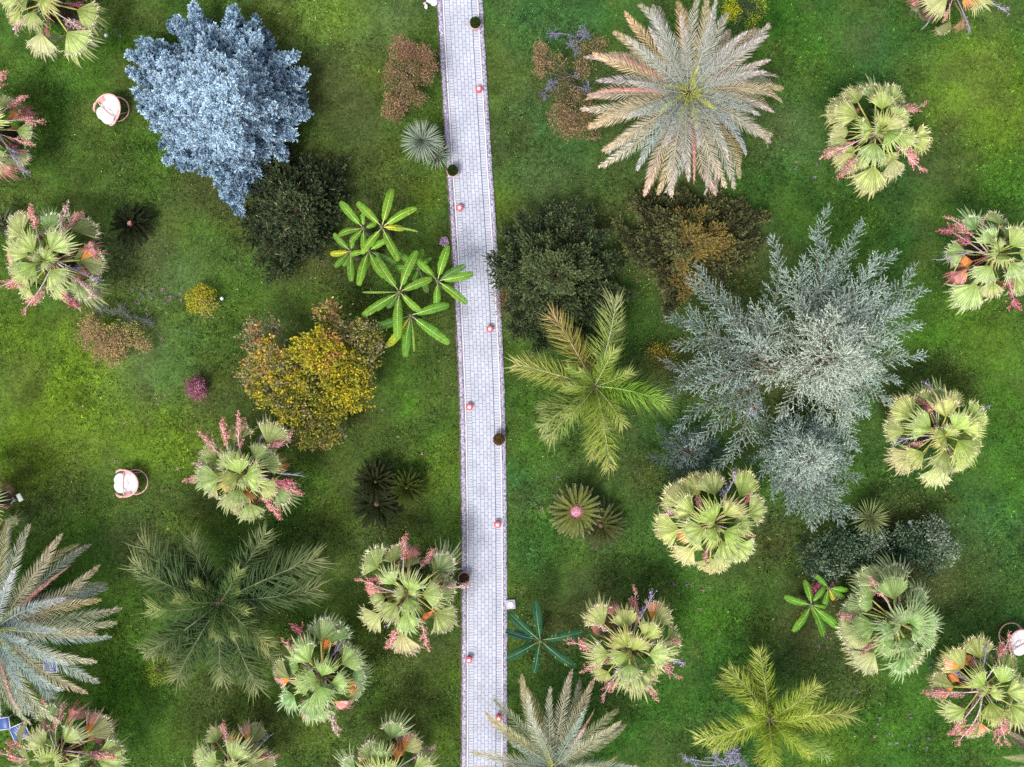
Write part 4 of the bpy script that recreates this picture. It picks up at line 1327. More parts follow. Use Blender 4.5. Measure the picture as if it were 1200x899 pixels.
# --- big blue conifer
OUT = [(148, 62), (160, 46), (190, 52), (205, 18), (226, 4), (243, 24), (275, 6), (300, 20), (315, 44), (328, 66), (350, 62), (360, 85), (356, 110), (363, 135), (346, 160), (336, 186), (320, 182),
       (310, 202), (297, 226), (281, 253), (266, 235), (258, 214), (240, 206), (226, 196), (211, 199), (194, 190), (190, 170), (180, 150), (163, 128), (156, 108), (165, 95), (148, 82)]
APX = W(262, 118, 5.0)
APX.z = 0
root = thing('blue_conifer', APX, 'large powdery blue conifer with dense crowded sprays in the upper left', 'conifer', None)
plain_trunk(root, 4.9, .2)
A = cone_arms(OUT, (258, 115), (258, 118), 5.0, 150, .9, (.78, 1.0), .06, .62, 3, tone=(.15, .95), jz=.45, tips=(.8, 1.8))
arms_tree(root, np.array(APX), A, 15, .66, 26, .16, 15, .080, .036, (.050, .125, .205), (.55, .73, .90), M_WOOD, (.9, .8, .8), twig_up=.6, flat=.5, spread=1.25, start=.3, arm_r=.04, s0=.45, tj=.30, tg=.75, cover=40)

# --- dark upright-twigged conifer below it
OUT = [(300, 190), (330, 175), (360, 180), (385, 195), (405, 185), (402, 215), (410, 235), (395, 258), (388, 285), (378, 306), (352, 300), (335, 326), (312, 330), (300, 310), (288, 282), (285, 250), (292, 215)]
APX = W(345, 248, 2.8)
APX.z = 0
root = thing('dark_conifer', APX, 'blackish green conifer tucked under the large blue one', 'conifer', 'dark conifers')
plain_trunk(root, 2.6, .14)
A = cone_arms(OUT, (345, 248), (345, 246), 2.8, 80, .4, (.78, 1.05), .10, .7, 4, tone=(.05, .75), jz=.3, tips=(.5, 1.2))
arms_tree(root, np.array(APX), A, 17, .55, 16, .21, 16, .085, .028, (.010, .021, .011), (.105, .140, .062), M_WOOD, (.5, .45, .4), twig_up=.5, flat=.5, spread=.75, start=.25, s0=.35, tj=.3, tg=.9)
tw = B()
for k in range(150):                                          # pale young shoots
    a = random.choice(A)
    p = np.array(a[0]) + (np.array(a[1]) - np.array(a[0])) * random.uniform(.6, 1.0) + np.array([0, 0, .12]) - np.array(APX)
    d = nrm(rng.normal(0, 1, (1, 3)) + np.array([[0, 0, .6]]))
    twig_needles(tw, p[None] + rng.normal(0, .12, (1, 3)), d, np.array([.22]), 9, .05, .02, (.20, .22, .10), (.34, .34, .17), .35)
tw.obj('young_shoots', M_NEEDLE, root)

# --- dark spreading conifer right of the path
OUT = [(573, 300), (590, 272), (610, 250), (640, 240), (672, 233), (692, 245), (708, 275), (722, 300), (740, 348), (716, 356), (704, 378), (690, 398), (668, 392), (650, 400), (630, 412), (602, 396), (594, 360), (580, 332)]
APX = W(650, 318, 3.2)
APX.z = 0
root = thing('dark_conifer', APX, 'dark green spreading conifer with flat sprays, touching the right edge of the path', 'conifer', 'dark conifers')
plain_trunk(root, 3.0, .16)
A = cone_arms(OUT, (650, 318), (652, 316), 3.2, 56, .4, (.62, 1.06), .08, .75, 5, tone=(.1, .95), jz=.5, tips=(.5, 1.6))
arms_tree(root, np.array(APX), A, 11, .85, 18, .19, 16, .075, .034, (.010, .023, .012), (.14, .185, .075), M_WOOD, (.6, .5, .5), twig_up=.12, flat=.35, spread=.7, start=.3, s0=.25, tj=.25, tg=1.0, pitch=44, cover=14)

# --- its neighbour with golden patches
OUT = [(738, 232), (770, 222), (800, 222), (840, 222), (870, 235), (902, 252), (895, 285), (872, 310), (850, 332), (820, 338), (800, 352), (782, 372), (772, 330), (745, 308), (735, 290), (722, 262)]
APX = W(806, 282, 3.0)
APX.z = 0
root = thing('dark_conifer', APX, 'sparse dark conifer with a golden patch, below the large silvery date palm', 'conifer', 'dark conifers')
plain_trunk(root, 2.8, .15)
A = cone_arms(OUT, (806, 282), (806, 280), 3.0, 44, .4, (.62, 1.05), .08, .8, 6, tone=(.1, .95), jz=.35, tips=(.5, 1.2))
gold = [a for a in A if -.2 < a[1][0] - APX.x < 2.0 and -2.0 < a[1][1] - APX.y < 1.2 and random.random() < .7]
rest = [a for a in A if a not in gold]
arms_tree(root, np.array(APX), rest, 11, .8, 17, .19, 16, .075, .034, (.024, .028, .013), (.185, .195, .075), M_WOOD, (.7, .6, .6), twig_up=.12, flat=.35, spread=.7, start=.3, s0=.25, tj=.25, tg=1.0, pitch=44, cover=14)
gold = [(a[0], a[1], a[2], random.uniform(.5, 1)) for a in gold]
arms_tree(root, np.array(APX), gold, 17, .6, 16, .18, 15, .07, .032, (.07, .055, .018), (.30, .235, .065), M_WOOD, (.7, .6, .6), twig_up=.12, flat=.25, spread=.7, start=.25, name='golden_foliage')

# --- orange-brown low conifer at the path edge
c0 = W(598, 352, .7)
root = thing('low_juniper', (c0.x, c0.y, 0), 'low orange brown juniper at the right edge of the path', 'shrub')
A = [(Vector((c0.x, c0.y, .15)), W(598 + 20 * math.cos(t) * f, 352 + 28 * math.sin(t) * f, .35 + .5 * (1 - f)), .1, random.random()) for t, f in zip(np.arange(26) * 2.4, np.linspace(.3, 1, 26))]
plain_trunk(root, .5, .06)
arms_tree(root, np.array((c0.x, c0.y, 0)), A, 14, .35, 16, .12, 10, .05, .018, (.09, .07, .03), (.33, .20, .09), M_WOOD, twig_up=.2, spread=.7, arm_r=.02)

# --- the silvery cedar: stem leaning away from us as we look down, long flat limbs
APX = W(985, 420, 6.6)
APX.z = 0
TOP = W(985, 420, 6.6)
root = thing('silver_cedar', APX, 'big silvery blue cedar with long flat limbs filling the middle right', 'conifer', 'silvery cedars')
lean = (TOP.x - APX.x, TOP.y - APX.y)
plain_trunk(root, 6.5, .22, lean, M_WOOD, taper=.12)
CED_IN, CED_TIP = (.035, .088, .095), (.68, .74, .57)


def stem_at(z):
    f = z / 6.6
    return Vector((APX.x + lean[0] * f, APX.y + lean[1] * f, z))


A = []
SIDE = W(892, 425, 4.4)
b = B()
t = np.linspace(0, 1, 7)
tube(b, np.stack([(SIDE.x - APX.x) * t, (SIDE.y - APX.y) * t, t * 4.4], 1), np.linspace(.16, .03, 7), 8)
b.obj('trunk', M_WOOD, root, smooth=True)
LOW = [(905, 280, 2.6), (823, 312, 2.4), (806, 335, 2.2), (790, 366, 2.0), (775, 398, 1.8), (776, 430, 1.9), (782, 470, 1.7), (800, 500, 2.0), (812, 455, 2.8), (846, 372, 3.0), (868, 390, 3.6),
       (820, 520, 2.2), (842, 548, 2.2), (935, 310, 3.2), (955, 275, 2.8), (975, 250, 2.6), (1005, 262, 2.6), (1015, 300, 3.4),
       (1048, 300, 2.6), (1074, 312, 2.4), (1082, 345, 2.6), (1086, 384, 2.8), (1074, 415, 2.8), (1060, 445, 2.6), (1040, 468, 2.8), (1030, 495, 2.4), (1005, 515, 3.0), 
         (900, 360, 4.0), (915, 400, 4.6), (890, 395, 4.4), (985, 290, 3.0), (1035, 330, 3.6), (1055, 365, 3.8), (1045, 410, 4.0), (1025, 450, 4.0), (990, 480, 4.2)]
for (px, py, z) in LOW:
    p1 = W(px, py, z)
    p0 = stem_at(max(1.2, z - .3))
    if px < 935:                                             # these grow from the second, leaning stem
        f = (z - .2) / 4.4
        p0 = Vector((APX.x + (SIDE.x - APX.x) * f, APX.y + (SIDE.y - APX.y) * f, z - .2))
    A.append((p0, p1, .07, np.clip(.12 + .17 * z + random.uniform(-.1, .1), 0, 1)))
for i in range(38):                                           # upper tiers towards the tip
    f = (i + .5) / 38
    z = 3.4 + 3.1 * f
    th = i * 2.39996
    s = stem_at(z)
    L = (2.2 * (1 - f) ** .8 + .25) * random.uniform(.75, 1.15)
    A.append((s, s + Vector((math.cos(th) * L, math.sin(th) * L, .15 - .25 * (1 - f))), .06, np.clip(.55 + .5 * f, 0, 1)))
def fork(A, share=1.0):
    out = list(A)
    for (p0, p1, lift, tone) in A:
        d = p1 - p0
        if d.length < .9 or random.random() > share:
            continue
        for s in random.sample((-1, 1), random.choice((1, 1, 2))):
            u = random.uniform(.35, .6)
            a = s * random.uniform(.45, .8)
            q = p0 + d * u
            e = Vector((d.x * math.cos(a) - d.y * math.sin(a), d.x * math.sin(a) + d.y * math.cos(a), d.z + random.uniform(-.2, .35))) * random.uniform(.36, .55)
            out.append((q, q + e, lift, min(1, max(0, tone + random.uniform(-.12, .12)))))
    return out


A = [(p0, p1 + Vector((random.gauss(0, .14), random.gauss(0, .14), random.gauss(0, .2))), l_, t_) for (p0, p1, l_, t_) in A]
low, high = fork(A[:-38], .38), fork(A[-38:], .3)
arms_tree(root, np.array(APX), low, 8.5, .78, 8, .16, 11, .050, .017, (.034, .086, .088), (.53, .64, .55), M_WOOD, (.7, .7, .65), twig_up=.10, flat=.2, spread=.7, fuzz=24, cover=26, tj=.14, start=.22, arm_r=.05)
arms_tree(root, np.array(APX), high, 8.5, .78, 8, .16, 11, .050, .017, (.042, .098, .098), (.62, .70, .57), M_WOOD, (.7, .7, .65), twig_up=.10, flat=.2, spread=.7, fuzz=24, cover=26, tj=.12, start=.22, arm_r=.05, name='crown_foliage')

# --- second, smaller cedar below it
APX = W(957, 538, 4.2)
APX.z = 0
root = thing('silver_cedar', APX, 'smaller silvery cedar joined to the big one at its lower side', 'conifer', 'silvery cedars')
T2 = W(957, 538, 4.2)
lean = (T2.x - APX.x, T2.y - APX.y)
plain_trunk(root, 4.1, .14, lean, taper=.12)
A = []
for i in range(46):
    f = (i + .5) / 46
    z = 1.0 + 3.1 * f
    th = i * 2.39996
    s = Vector((APX.x + lean[0] * z / 4.2, APX.y + lean[1] * z / 4.2, z))
    L = (1.75 * (1 - f) ** .8 + .2) * random.uniform(.8, 1.12)
    A.append((s, s + Vector((math.cos(th) * L, math.sin(th) * L, .05 - .2 * (1 - f))), .06, np.clip(.1 + .85 * f, 0, 1)))
for (px, py, z) in [(985, 612, 1.6), (1003, 605, 1.4), (948, 608, 1.6), (905, 560, 1.8), (1005, 560, 1.8), (968, 605, 2.2), (925, 590, 2.0), (1000, 520, 2.4), (915, 520, 2.4), (960, 490, 2.6), (990, 500, 2.6)]:
    A.append((Vector((APX.x, APX.y, z - .2)), W(px, py, z), .08, .35))
arms_tree(root, np.array(APX), fork(A, .6), 10, .62, 8, .15, 11, .050, .017, (.038, .092, .098), (.58, .68, .57), M_WOOD, (.7, .7, .65), twig_up=.10, flat=.2, spread=.7, fuzz=20, cover=26, tj=.12, start=.2, arm_r=.035)

# --- third little cedar at the lower left of the big one
APX = W(800, 528, 0)
APX.z = 0
root = thing('silver_cedar', APX, 'low dim bluish cedar at the left foot of the big silvery one', 'conifer', 'silvery cedars')
plain_trunk(root, 1.9, .09, taper=.15)
A = []
for i in range(26):
    f = (i + .5) / 26
    th = i * 2.39996
    z = .5 + 1.4 * f
    L = (1.15 * (1 - f) ** .8 + .18) * random.uniform(.8, 1.15)
    A.append((Vector((APX.x, APX.y, z)), Vector((APX.x + math.cos(th) * L, APX.y + math.sin(th) * L, z + .02)), .06, np.clip(.05 + .35 * f, 0, 1)))
arms_tree(root, np.array(APX), A, 12, .5, 8, .15, 11, .050, .017, (.05, .09, .09), (.26, .33, .30), M_WOOD, (.8, .75, .75), twig_up=.1, flat=.22, spread=.7, fuzz=18, start=.2, arm_r=.025)


# ------------------------------------------------------------------ leafy trees and shrubs
def leafy(name, label, cat, base_px, clumps, leaf, cols, wood=None, group=None, trunk_r=.07, twig=True, frame=(0, 0, 1), wood_col=(1, 1, 1), up=.4, shell=.55, stems=1, flat=.75, lw=.5, under=None, cover=None):
    """clumps = (x, y, radius px, height m, leaf count, colour index or mix, twiggy)"""
    x0, y0, zf = frame
    bp = W(x0 + base_px[0] / zf, y0 + base_px[1] / zf, 0)
    bp.z = 0
    root = thing(name, bp, label, cat, group)
    bw, bf = B(), B()
    base = np.array(bp)
    if stems:
        hh = min(c[3] for c in clumps) * .5
        tube(bw, [[0, 0, -.05], [.02, .01, hh * .5], [0, 0, hh]], [trunk_r * 1.2, trunk_r, trunk_r * .75], 8, wood_col)
    for cl in clumps:
        cx, cy, rp, z, cnt, ci = cl[:6]
        tg = cl[6] if len(cl) > 6 else 6
        c = np.array(W(x0 + cx / zf, y0 + cy / zf, z)) - base
        r = rp / zf / (K * HC / (HC - z))
        hub = np.array([0, 0, hh if stems else .05])
        k = np.linspace(0, 1, 6)[:, None]
        low = c - np.array([0, 0, r * .45])
        pts = hub + (low - hub) * k + np.array([0, 0, .12]) * np.sin(k * math.pi) + rng.normal(0, .02, (6, 3)) * np.sin(k * math.pi)
        tube(bw, pts, np.linspace(trunk_r * .6, .014, 6), 5, wood_col)
        for _ in range(tg):
            d = nrm(rng.normal(0, 1, (1, 3)) + [[0, 0, .35]])[0]
            e = low + d * r * rng.uniform(.7, 1.25)
            mid = (low + e) / 2 + rng.normal(0, r * .12, 3)
            tube(bw, [low, mid, e], [.012, .008, .003], 4, wood_col, cap=False)
            for _j in range(3):
                d2 = nrm((d + rng.normal(0, .6, 3))[None])[0]
                tube(bw, [mid, mid + d2 * r * .5], [.006, .002], 3, wood_col, cap=False)
        if cnt:
            # leaf clusters within the clump: small bunches, not an even skin
            nb = max(3, cnt // 12)
            dv = nrm(rng.normal(0, 1, (nb, 3)) + [0, 0, .45])
            rr = r * rng.uniform(shell, 1.05, (nb, 1))
            bc = c + dv * rr * np.array([1, 1, flat])
            which = rng.integers(0, nb, cnt)
            P = bc[which] + rng.normal(0, .055 + r * .05, (cnt, 3))
            D = nrm(dv[which] * .5 + rng.normal(0, .8, (cnt, 3)) + [0, 0, up * .3])
            cc = np.array(cols)[np.array(ci if isinstance(ci, (list, tuple)) else [ci])]
            pick = rng.integers(0, len(cc), nb)[which]
            col = np.clip(cc[pick] * rng.lognormal(0, .25, (cnt, 1)), 0, .9)
            blades(bf, P, D, leaf * rng.uniform(.6, 1.3, cnt), leaf * lw, col, jitter=.7, mid=.5)
    bw.obj('branches', wood or M_WOOD, root)
    if bf.v:
        bf.obj('foliage', M_LEAF, root)
    return root


YC = [(.47, .39, .025), (.30, .29, .035), (.12, .14, .028), (.45, .23, .09), (.27, .24, .12), (.20, .16, .075)]
leafy('yellow_tree', 'round tree with yellow and rusty leaves and bare twigs, left of the path', 'tree', (440, 480),
      [(500, 340, 125, 3.3, 2600, [0, 0, 1, 1, 3]), (410, 330, 80, 3.0, 900, [0, 1, 1, 2]), (230, 400, 120, 2.7, 1700, [0, 1, 4, 4, 3]), (140, 460, 85, 2.4, 900, [1, 4, 4, 3]), (640, 500, 125, 2.8, 2100, [0, 0, 1, 2]),
       (640, 400, 90, 3.0, 1100, [1, 2, 2, 0]), (600, 240, 105, 2.7, 1100, [4, 4, 2, 5, 1], 22), (740, 270, 105, 2.6, 1200, [4, 4, 1, 2], 18), (540, 130, 70, 2.5, 500, [4, 0, 3, 5], 14), (720, 410, 105, 2.6, 1300, [1, 4, 2]),
       (790, 250, 60, 2.3, 400, [1, 4, 2], 8), (130, 250, 80, 2.3, 420, [4, 4, 3], 26), (230, 210, 70, 2.1, 60, [4], 26), (220, 560, 115, 2.4, 1300, [1, 4, 2, 0]), (330, 640, 100, 2.3, 900, [1, 2, 4, 0]),
       (480, 740, 130, 1.9, 1200, [2, 2, 5, 1], 16), (560, 640, 100, 2.2, 900, [2, 1, 0], 8), (550, 800, 85, 1.8, 500, [2, 1, 5], 12), (700, 590, 85, 2.2, 700, [1, 0, 2]), (400, 820, 70, 1.6, 300, [2, 5, 1], 10), (480, 560, 90, 2.2, 600, [1, 2], 8), (350, 490, 90, 2.4, 700, [1, 0, 4])],
      0.115, YC, M_WOOD, None, .10, frame=(270, 340, 4.73))
BR = [(.30, .17, .115), (.33, .22, .12), (.17, .13, .06), (.10, .13, .04), (.24, .13, .085)]
leafy('copper_bush', 'copper brown leafy bush left of the path, above the spiky yuccas', 'shrub', (370, 440),
      [(280, 140, 50, 1.3, 420, [0, 1]), (270, 230, 85, 1.5, 900, [0, 1, 2]), (380, 230, 90, 1.7, 1100, [0, 4, 4]), (500, 250, 85, 1.5, 950, [4, 0, 1]), (560, 360, 60, 1.3, 450, [0, 2]), (230, 400, 85, 1.4, 800, [0, 1, 3]),
       (380, 400, 100, 1.5, 800, [2, 2, 1, 3]), (500, 450, 90, 1.4, 800, [4, 2, 1]), (220, 500, 70, 1.1, 350, [1, 3]), (350, 570, 85, 1.2, 650, [1, 2]), (440, 640, 85, 1.0, 600, [1, 2]), (210, 650, 60, .9, 380, [1, 1]), (300, 700, 75, .9, 500, [1, 0]),
       (180, 760, 55, .8, 350, [1]), (250, 800, 50, .7, 280, [1, 2])], .06, BR, frame=(430, 30, 7.49), trunk_r=.05)
leafy('copper_shrub', 'loose shrub with tan leaf clusters and lavender twigs, left of the large silvery date palm', 'shrub', (390, 420),
      [(150, 180, 55, 1.2, 420, [0, 1, 1]), (140, 280, 60, 1.1, 420, [0, 1]), (150, 350, 45, 1.0, 200, [1]), (260, 270, 80, 1.2, 520, [1, 2, 3]), (580, 150, 65, 1.4, 450, [1, 1, 2]), (480, 210, 70, 1.3, 420, [1, 2, 3]), (470, 330, 70, 1.2, 380, [1, 2]),
       (350, 420, 60, 1.1, 260, [2, 3]), (290, 520, 60, 1.0, 330, [2, 3, 1]), (400, 540, 75, 1.0, 480, [1, 2]), (320, 680, 105, 1.2, 1300, [1, 0, 1, 2]), (420, 740, 105, 1.1, 1200, [1, 2, 0]), (330, 790, 75, .9, 500, [1, 2]), (520, 640, 70, 1.0, 420, [1, 2]),
       (540, 820, 55, .7, 220, [1, 2]), (150, 480, 100, .6, 360, [3, 3], 4)], .06, BR, M_WOOD, frame=(610, 30, 6.42), trunk_r=.03, stems=1)
LV = [(.27, .26, .40), (.33, .31, .44), (.12, .15, .09)]
for lab, cen, cl in (('lavender grey twiggy bush at the top of the loose tan shrub', (430, 110), [(380, 130, 50, .9, 60, [0], 14), (480, 70, 60, .9, 130, [0, 1], 16), (420, 190, 40, .8, 50, [1], 10), (250, 50, 60, .6, 20, [2], 16)]),
                     ('lavender grey twiggy bush at the lower left of the loose tan shrub', (240, 440), [(240, 440, 50, .8, 190, [0, 1], 16), (170, 520, 40, .6, 30, [0], 10), (480, 470, 60, .9, 90, [1, 1], 10), (425, 370, 30, .9, 50, [1], 6)])):
    leafy('twiggy_bush', lab, 'shrub', cen, cl, .055, LV, M_GREYWOOD, 'lavender twiggy bushes', .014, frame=(610, 30, 6.42), wood_col=(.7, .7, .95), lw=.35)
leafy('golden_shrub', 'small bright yellow shrub beside a little white ball light', 'shrub', (930, 190),
      [(930, 110, 55, .8, 480, [0, 1]), (880, 160, 55, .8, 480, [0, 1]), (970, 140, 50, .7, 380, [0, 1]), (930, 200, 70, .9, 750, [0, 2, 1]), (990, 210, 50, .6, 320, [2, 1]), (960, 250, 45, .5, 260, [1, 2]), (880, 225, 40, .5, 220, [0, 1])],
      .055, [(.48, .42, .02), (.30, .30, .03), (.50, .44, .12)], frame=(70, 320, 5.62), trunk_r=.03, up=1.2)
leafy('tan_shrub', 'sprawling tan leaved shrub below the pink ringed fan palm', 'shrub', (340, 440),
      [(190, 320, 60, .7, 300, [0, 1]), (150, 420, 55, .6, 260, [0]), (240, 380, 75, .9, 520, [0, 1]), (240, 460, 80, .9, 600, [0, 2]), (330, 430, 80, 1.0, 620, [1, 0]), (400, 460, 70, .9, 480, [1, 0]), (390, 370, 55, .8, 330, [3, 1]), (470, 400, 65, .8, 380, [3, 1]),
       (490, 350, 35, .7, 120, [3]), (540, 460, 55, .7, 300, [1]), (340, 560, 65, .6, 380, [0, 1]), (400, 540, 45, .6, 200, [1]), (570, 500, 30, .5, 90, [1]), (260, 530, 50, .6, 220, [0])],
      .065, [(.37, .23, .14), (.40, .29, .13), (.27, .19, .11), (.30, .31, .10)], frame=(70, 320, 5.62), trunk_r=.03)
leafy('grey_shrub', 'wispy grey green bush above the sprawling tan shrub', 'shrub', (430, 270),
      [(390, 240, 60, .6, 180, [0], 20), (270, 240, 60, .6, 140, [1], 14), (450, 290, 60, .6, 150, [0], 16), (560, 310, 60, .5, 110, [0], 12), (600, 330, 40, .4, 50, [0], 8)],
      .05, [(.15, .18, .12), (.20, .15, .19)], M_GREYWOOD, frame=(70, 320, 5.62), trunk_r=.012, lw=.3, wood_col=(.55, .6, .55))
leafy('yellow_bush', 'small yellow flecked bush beside the yellow green feather palm, at the foot of the cedar', 'shrub', (776, 425),
      [(768, 414, 11, .9, 330, [0, 1]), (782, 420, 12, .9, 330, [1, 0]), (772, 430, 12, .8, 300, [2, 1]), (788, 434, 10, .7, 200, [2]), (790, 408, 8, .7, 140, [1])], .06, [(.40, .28, .04), (.22, .19, .03), (.09, .11, .03)], trunk_r=.03)
leafy('lime_shrub', 'shrub with lime yellow shoots at the top edge, right of the large silvery date palm', 'shrub', (872, 8),
      [(856, 10, 11, 1.2, 420, [0]), (858, 18, 9, 1.1, 260, [0]), (870, 6, 14, 1.0, 420, [2, 2]), (878, 14, 14, .9, 420, [2]), (889, 2, 9, 1.0, 240, [1]), (890, 13, 9, .9, 200, [1, 2]), (882, 23, 10, .9, 320, [1]), (866, 26, 12, .8, 300, [2]), (862, -8, 16, 1.0, 360, [2, 1])],
      .06, [(.44, .46, .02), (.28, .36, .03), (.04, .085, .03)], trunk_r=.03, up=1.0)
leafy('round_green_bush', 'clipped yellowish green bush under the dark feather palm', 'shrub', (186, 782),
      [(180, 770, 12, .7, 500, [0, 1]), (188, 784, 16, .8, 900, [0, 1]), (184, 796, 10, .6, 300, [0]), (197, 792, 9, .6, 260, [0, 1])], .05, [(.20, .27, .02), (.13, .19, .02)], trunk_r=.04)
leafy('lavender_shrub', 'pale lavender grey shrub at the bottom edge, left of the lime feather palm', 'shrub', (852, 893),
      [(858, 885, 12, .6, 160, [0, 1], 26), (868, 893, 12, .6, 120, [0], 20), (840, 890, 11, .5, 50, [1], 16), (805, 890, 9, .4, 40, [1], 12), (815, 897, 9, .4, 50, [2], 10), (855, 903, 14, .5, 100, [0], 12)],
      .055, [(.36, .35, .50), (.30, .31, .36), (.13, .17, .10)], M_GREYWOOD, trunk_r=.02, lw=.3, wood_col=(1.1, 1.1, 1.4))
SH = [(.020, .048, .026), (.11, .165, .10), (.22, .28, .20)]
leafy('olive_shrub', 'dark grey green open shrub left of the white spike light, below the green yucca', 'shrub', (960, 640),
      [(955, 650, 22, 1.0, 1040, [0, 1], 16), (975, 660, 22, .9, 1040, [0, 1, 2], 14), (990, 635, 22, 1.1, 1680, [0, 1], 12), (1010, 645, 24, 1.1, 1680, [0, 1, 2], 12), (1030, 655, 22, 1.0, 1200, [0, 1], 12), (965, 672, 16, .7, 480, [1, 2], 12), (1022, 630, 16, 1.1, 960, [1, 2], 8)],
      .095, SH, trunk_r=.04, wood_col=(.7, .7, .8), frame=(0, 0, 1), group='dark open shrubs')
leafy('olive_shrub', 'dark grey green open shrub right of the white spike light', 'shrub', (1072, 632),
      [(1055, 632, 16, 1.0, 1040, [0, 1], 12), (1072, 640, 22, 1.0, 1280, [0, 1], 14), (1090, 628, 24, 1.0, 1280, [1, 2], 20), (1105, 642, 20, .8, 880, [1, 2], 16), (1085, 655, 20, .8, 800, [0, 1], 14), (1100, 615, 18, .7, 280, [1], 16), (1050, 650, 18, .8, 800, [0], 10)],
      .095, SH, trunk_r=.04, wood_col=(.7, .7, .8), group='dark open shrubs')
leafy('magenta_bush', 'round mauve pink flowering bush alone on the left lawn', 'shrub', (230, 455),
      [(226, 452, 9, .45, 700, [0]), (234, 451, 9, .45, 700, [0]), (228, 461, 8, .42, 560, [0, 1]), (235, 460, 8, .42, 520, [0, 1]), (231, 455, 8, .55, 460, [1, 1, 2])],
      .055, [(.27, .085, .15), (.40, .16, .22), (.62, .45, .42)], trunk_r=.03, stems=1, shell=.2)
leafy('red_leaf_plant', 'deep pink leafy plant between the small glossy bananas', 'shrub', (957, 691), [(957, 690, 5.5, 1.15, 150, [0]), (953, 696, 3.5, 1.1, 50, [0])], .08, [(.46, .11, .20)], trunk_r=.02)
leafy('red_leaf_plant', 'second deep pink plant right of the small glossy bananas, partly under the fan palm', 'shrub', (980, 698), [(980, 698, 4.5, 1.1, 90, [0]), (972, 687, 3.5, 1.1, 50, [0])], .08, [(.44, .14, .24)], trunk_r=.02)


# ------------------------------------------------------------------ garden furniture
def egg_chair(label, px, py, face_deg, scale=1.0):
    """tub chair of salmon tube and white cord on a hoop foot; it faces local +x"""
    c = W(px, py, .4)
    root = thing('tub_chair', (c.x, c.y, 0), label, 'chair', 'white and salmon tub chairs')
    root.rotation_euler = (0, 0, R(face_deg))
    root.scale = (scale,) * 3
    # hoop foot, sticking out behind
    b = B()
    a = np.linspace(0, 2 * math.pi, 41)
    tube(b, np.stack([-.20 + .44 * np.cos(a), .44 * np.sin(a), np.full(41, .025)], 1), .022, 8, cap=False)
    for s in (-1, 1):
        tube(b, [[-.40, s * .36, .03], [-.25, s * .34, .20], [-.1, s * .30, .36]], .018, 7)
        tube(b, [[.10, s * .33, .03], [.08, s * .32, .18], [.05, s * .28, .33]], .018, 7)
    b.obj('hoop_foot', M_PINK, root, smooth=True)
    # shell: quarter-bowl, ribs of white cord
    rib = B()
    shell = B()

    def sh(u, v):
        """u 0..1 across from one arm to the other, v 0 seat .. 1 rim"""
        th = math.pi * (.5 + 1.0 * u)
        rr = .10 + .36 * v ** .8
        return np.array([rr * math.cos(th) * 1.22 + .04, rr * math.sin(th) * 1.0, .36 + .40 * v ** 1.6 * (.55 + .45 * math.sin(math.pi * u))])
    nu = 22
    for i in range(nu):
        u0, u1 = i / nu + .001, (i + 1) / nu - .003
        vs = np.linspace(0, 1, 7)
        p = [sh(u0, v) for v in vs] + [sh(u1, v) for v in vs]
        rib.add(p, q=[(j, j + 1, j + 8, j + 7) for j in range(6)])
    rib.obj('cord_shell', M_SLAT, root)
    us = np.linspace(0, 1, 28)
    tube(shell, [sh(u, 1.0) * [1.03, 1.03, 1.0] for u in us], .035, 8)
    for s in (-1, 1):                                        # padded salmon arms coming forward
        e = sh(0.0 if s > 0 else 1.0, 1.0)
        tube(shell, [e, e + [.12, s * .02, -.04], e + [.26, -s * .03, -.12], e + [.33, -s * .10, -.20]], [.035, .045, .042, .03], 8)
    for k in range(3):
        tube(shell, [sh(.02, .9 - .12 * k), sh(.10, .9 - .12 * k), sh(.2, .92 - .12 * k)], .03, 7)
        tube(shell, [sh(.98, .9 - .12 * k), sh(.90, .9 - .12 * k), sh(.8, .92 - .12 * k)], .03, 7)
    shell.obj('rim', M_PINK, root, smooth=True)
    b = B()
    tube(b, [[.02, -.40, .60], [.07, -.2, .53], [.08, 0, .51], [.07, .2, .53], [.02, .40, .60]], .022, 7)
    tube(b, [[.07, 0, .52], [-.14, 0, .56], [-.40, 0, .74]], .008, 5)
    b.obj('crossbar', M_PINK, root, smooth=True)
    # seat cushion with two soft lobes
    b = B()
    nn, mm = 36, 9
    V = []
    for j in range(mm):
        f = j / (mm - 1)
        for i in range(nn):
            a = 2 * math.pi * i / nn
            lobes = 1 - .17 * math.exp(-(((a + math.pi) % (2 * math.pi) - math.pi) / .22) ** 2)
            r = .37 * lobes * math.cos(f * math.pi / 2) ** .45
            V.append((.20 + r * math.cos(a) * .72, r * math.sin(a), .36 + .13 * math.sin(f * math.pi / 2) - .03 * math.exp(-(r * math.sin(a) / .05) ** 2) * (math.cos(a) > 0)))
    for i in range(nn):
        V.append((V[i][0], V[i][1], .30))
    q = [(j * nn + i, j * nn + (i + 1) % nn, (j + 1) * nn + (i + 1) % nn, (j + 1) * nn + i) for j in range(mm - 1) for i in range(nn)]
    q += [(mm * nn + i, mm * nn + (i + 1) % nn, (i + 1) % nn, i) for i in range(nn)]
    b.add(V, q=q)
    b.obj('seat_cushion', M_WHITE, root, smooth=True)
    return root


egg_chair('white cushioned tub chair with its hoop foot showing, below the magenta bush', 148, 566, 180, 1.02)
egg_chair('white cushioned tub chair turned to the lower left, beside the big blue conifer', 128, 130, 228, 1.02)
egg_chair('white cushioned tub chair at the right edge, half under a fan palm', 1194, 753, 300, 1.02)


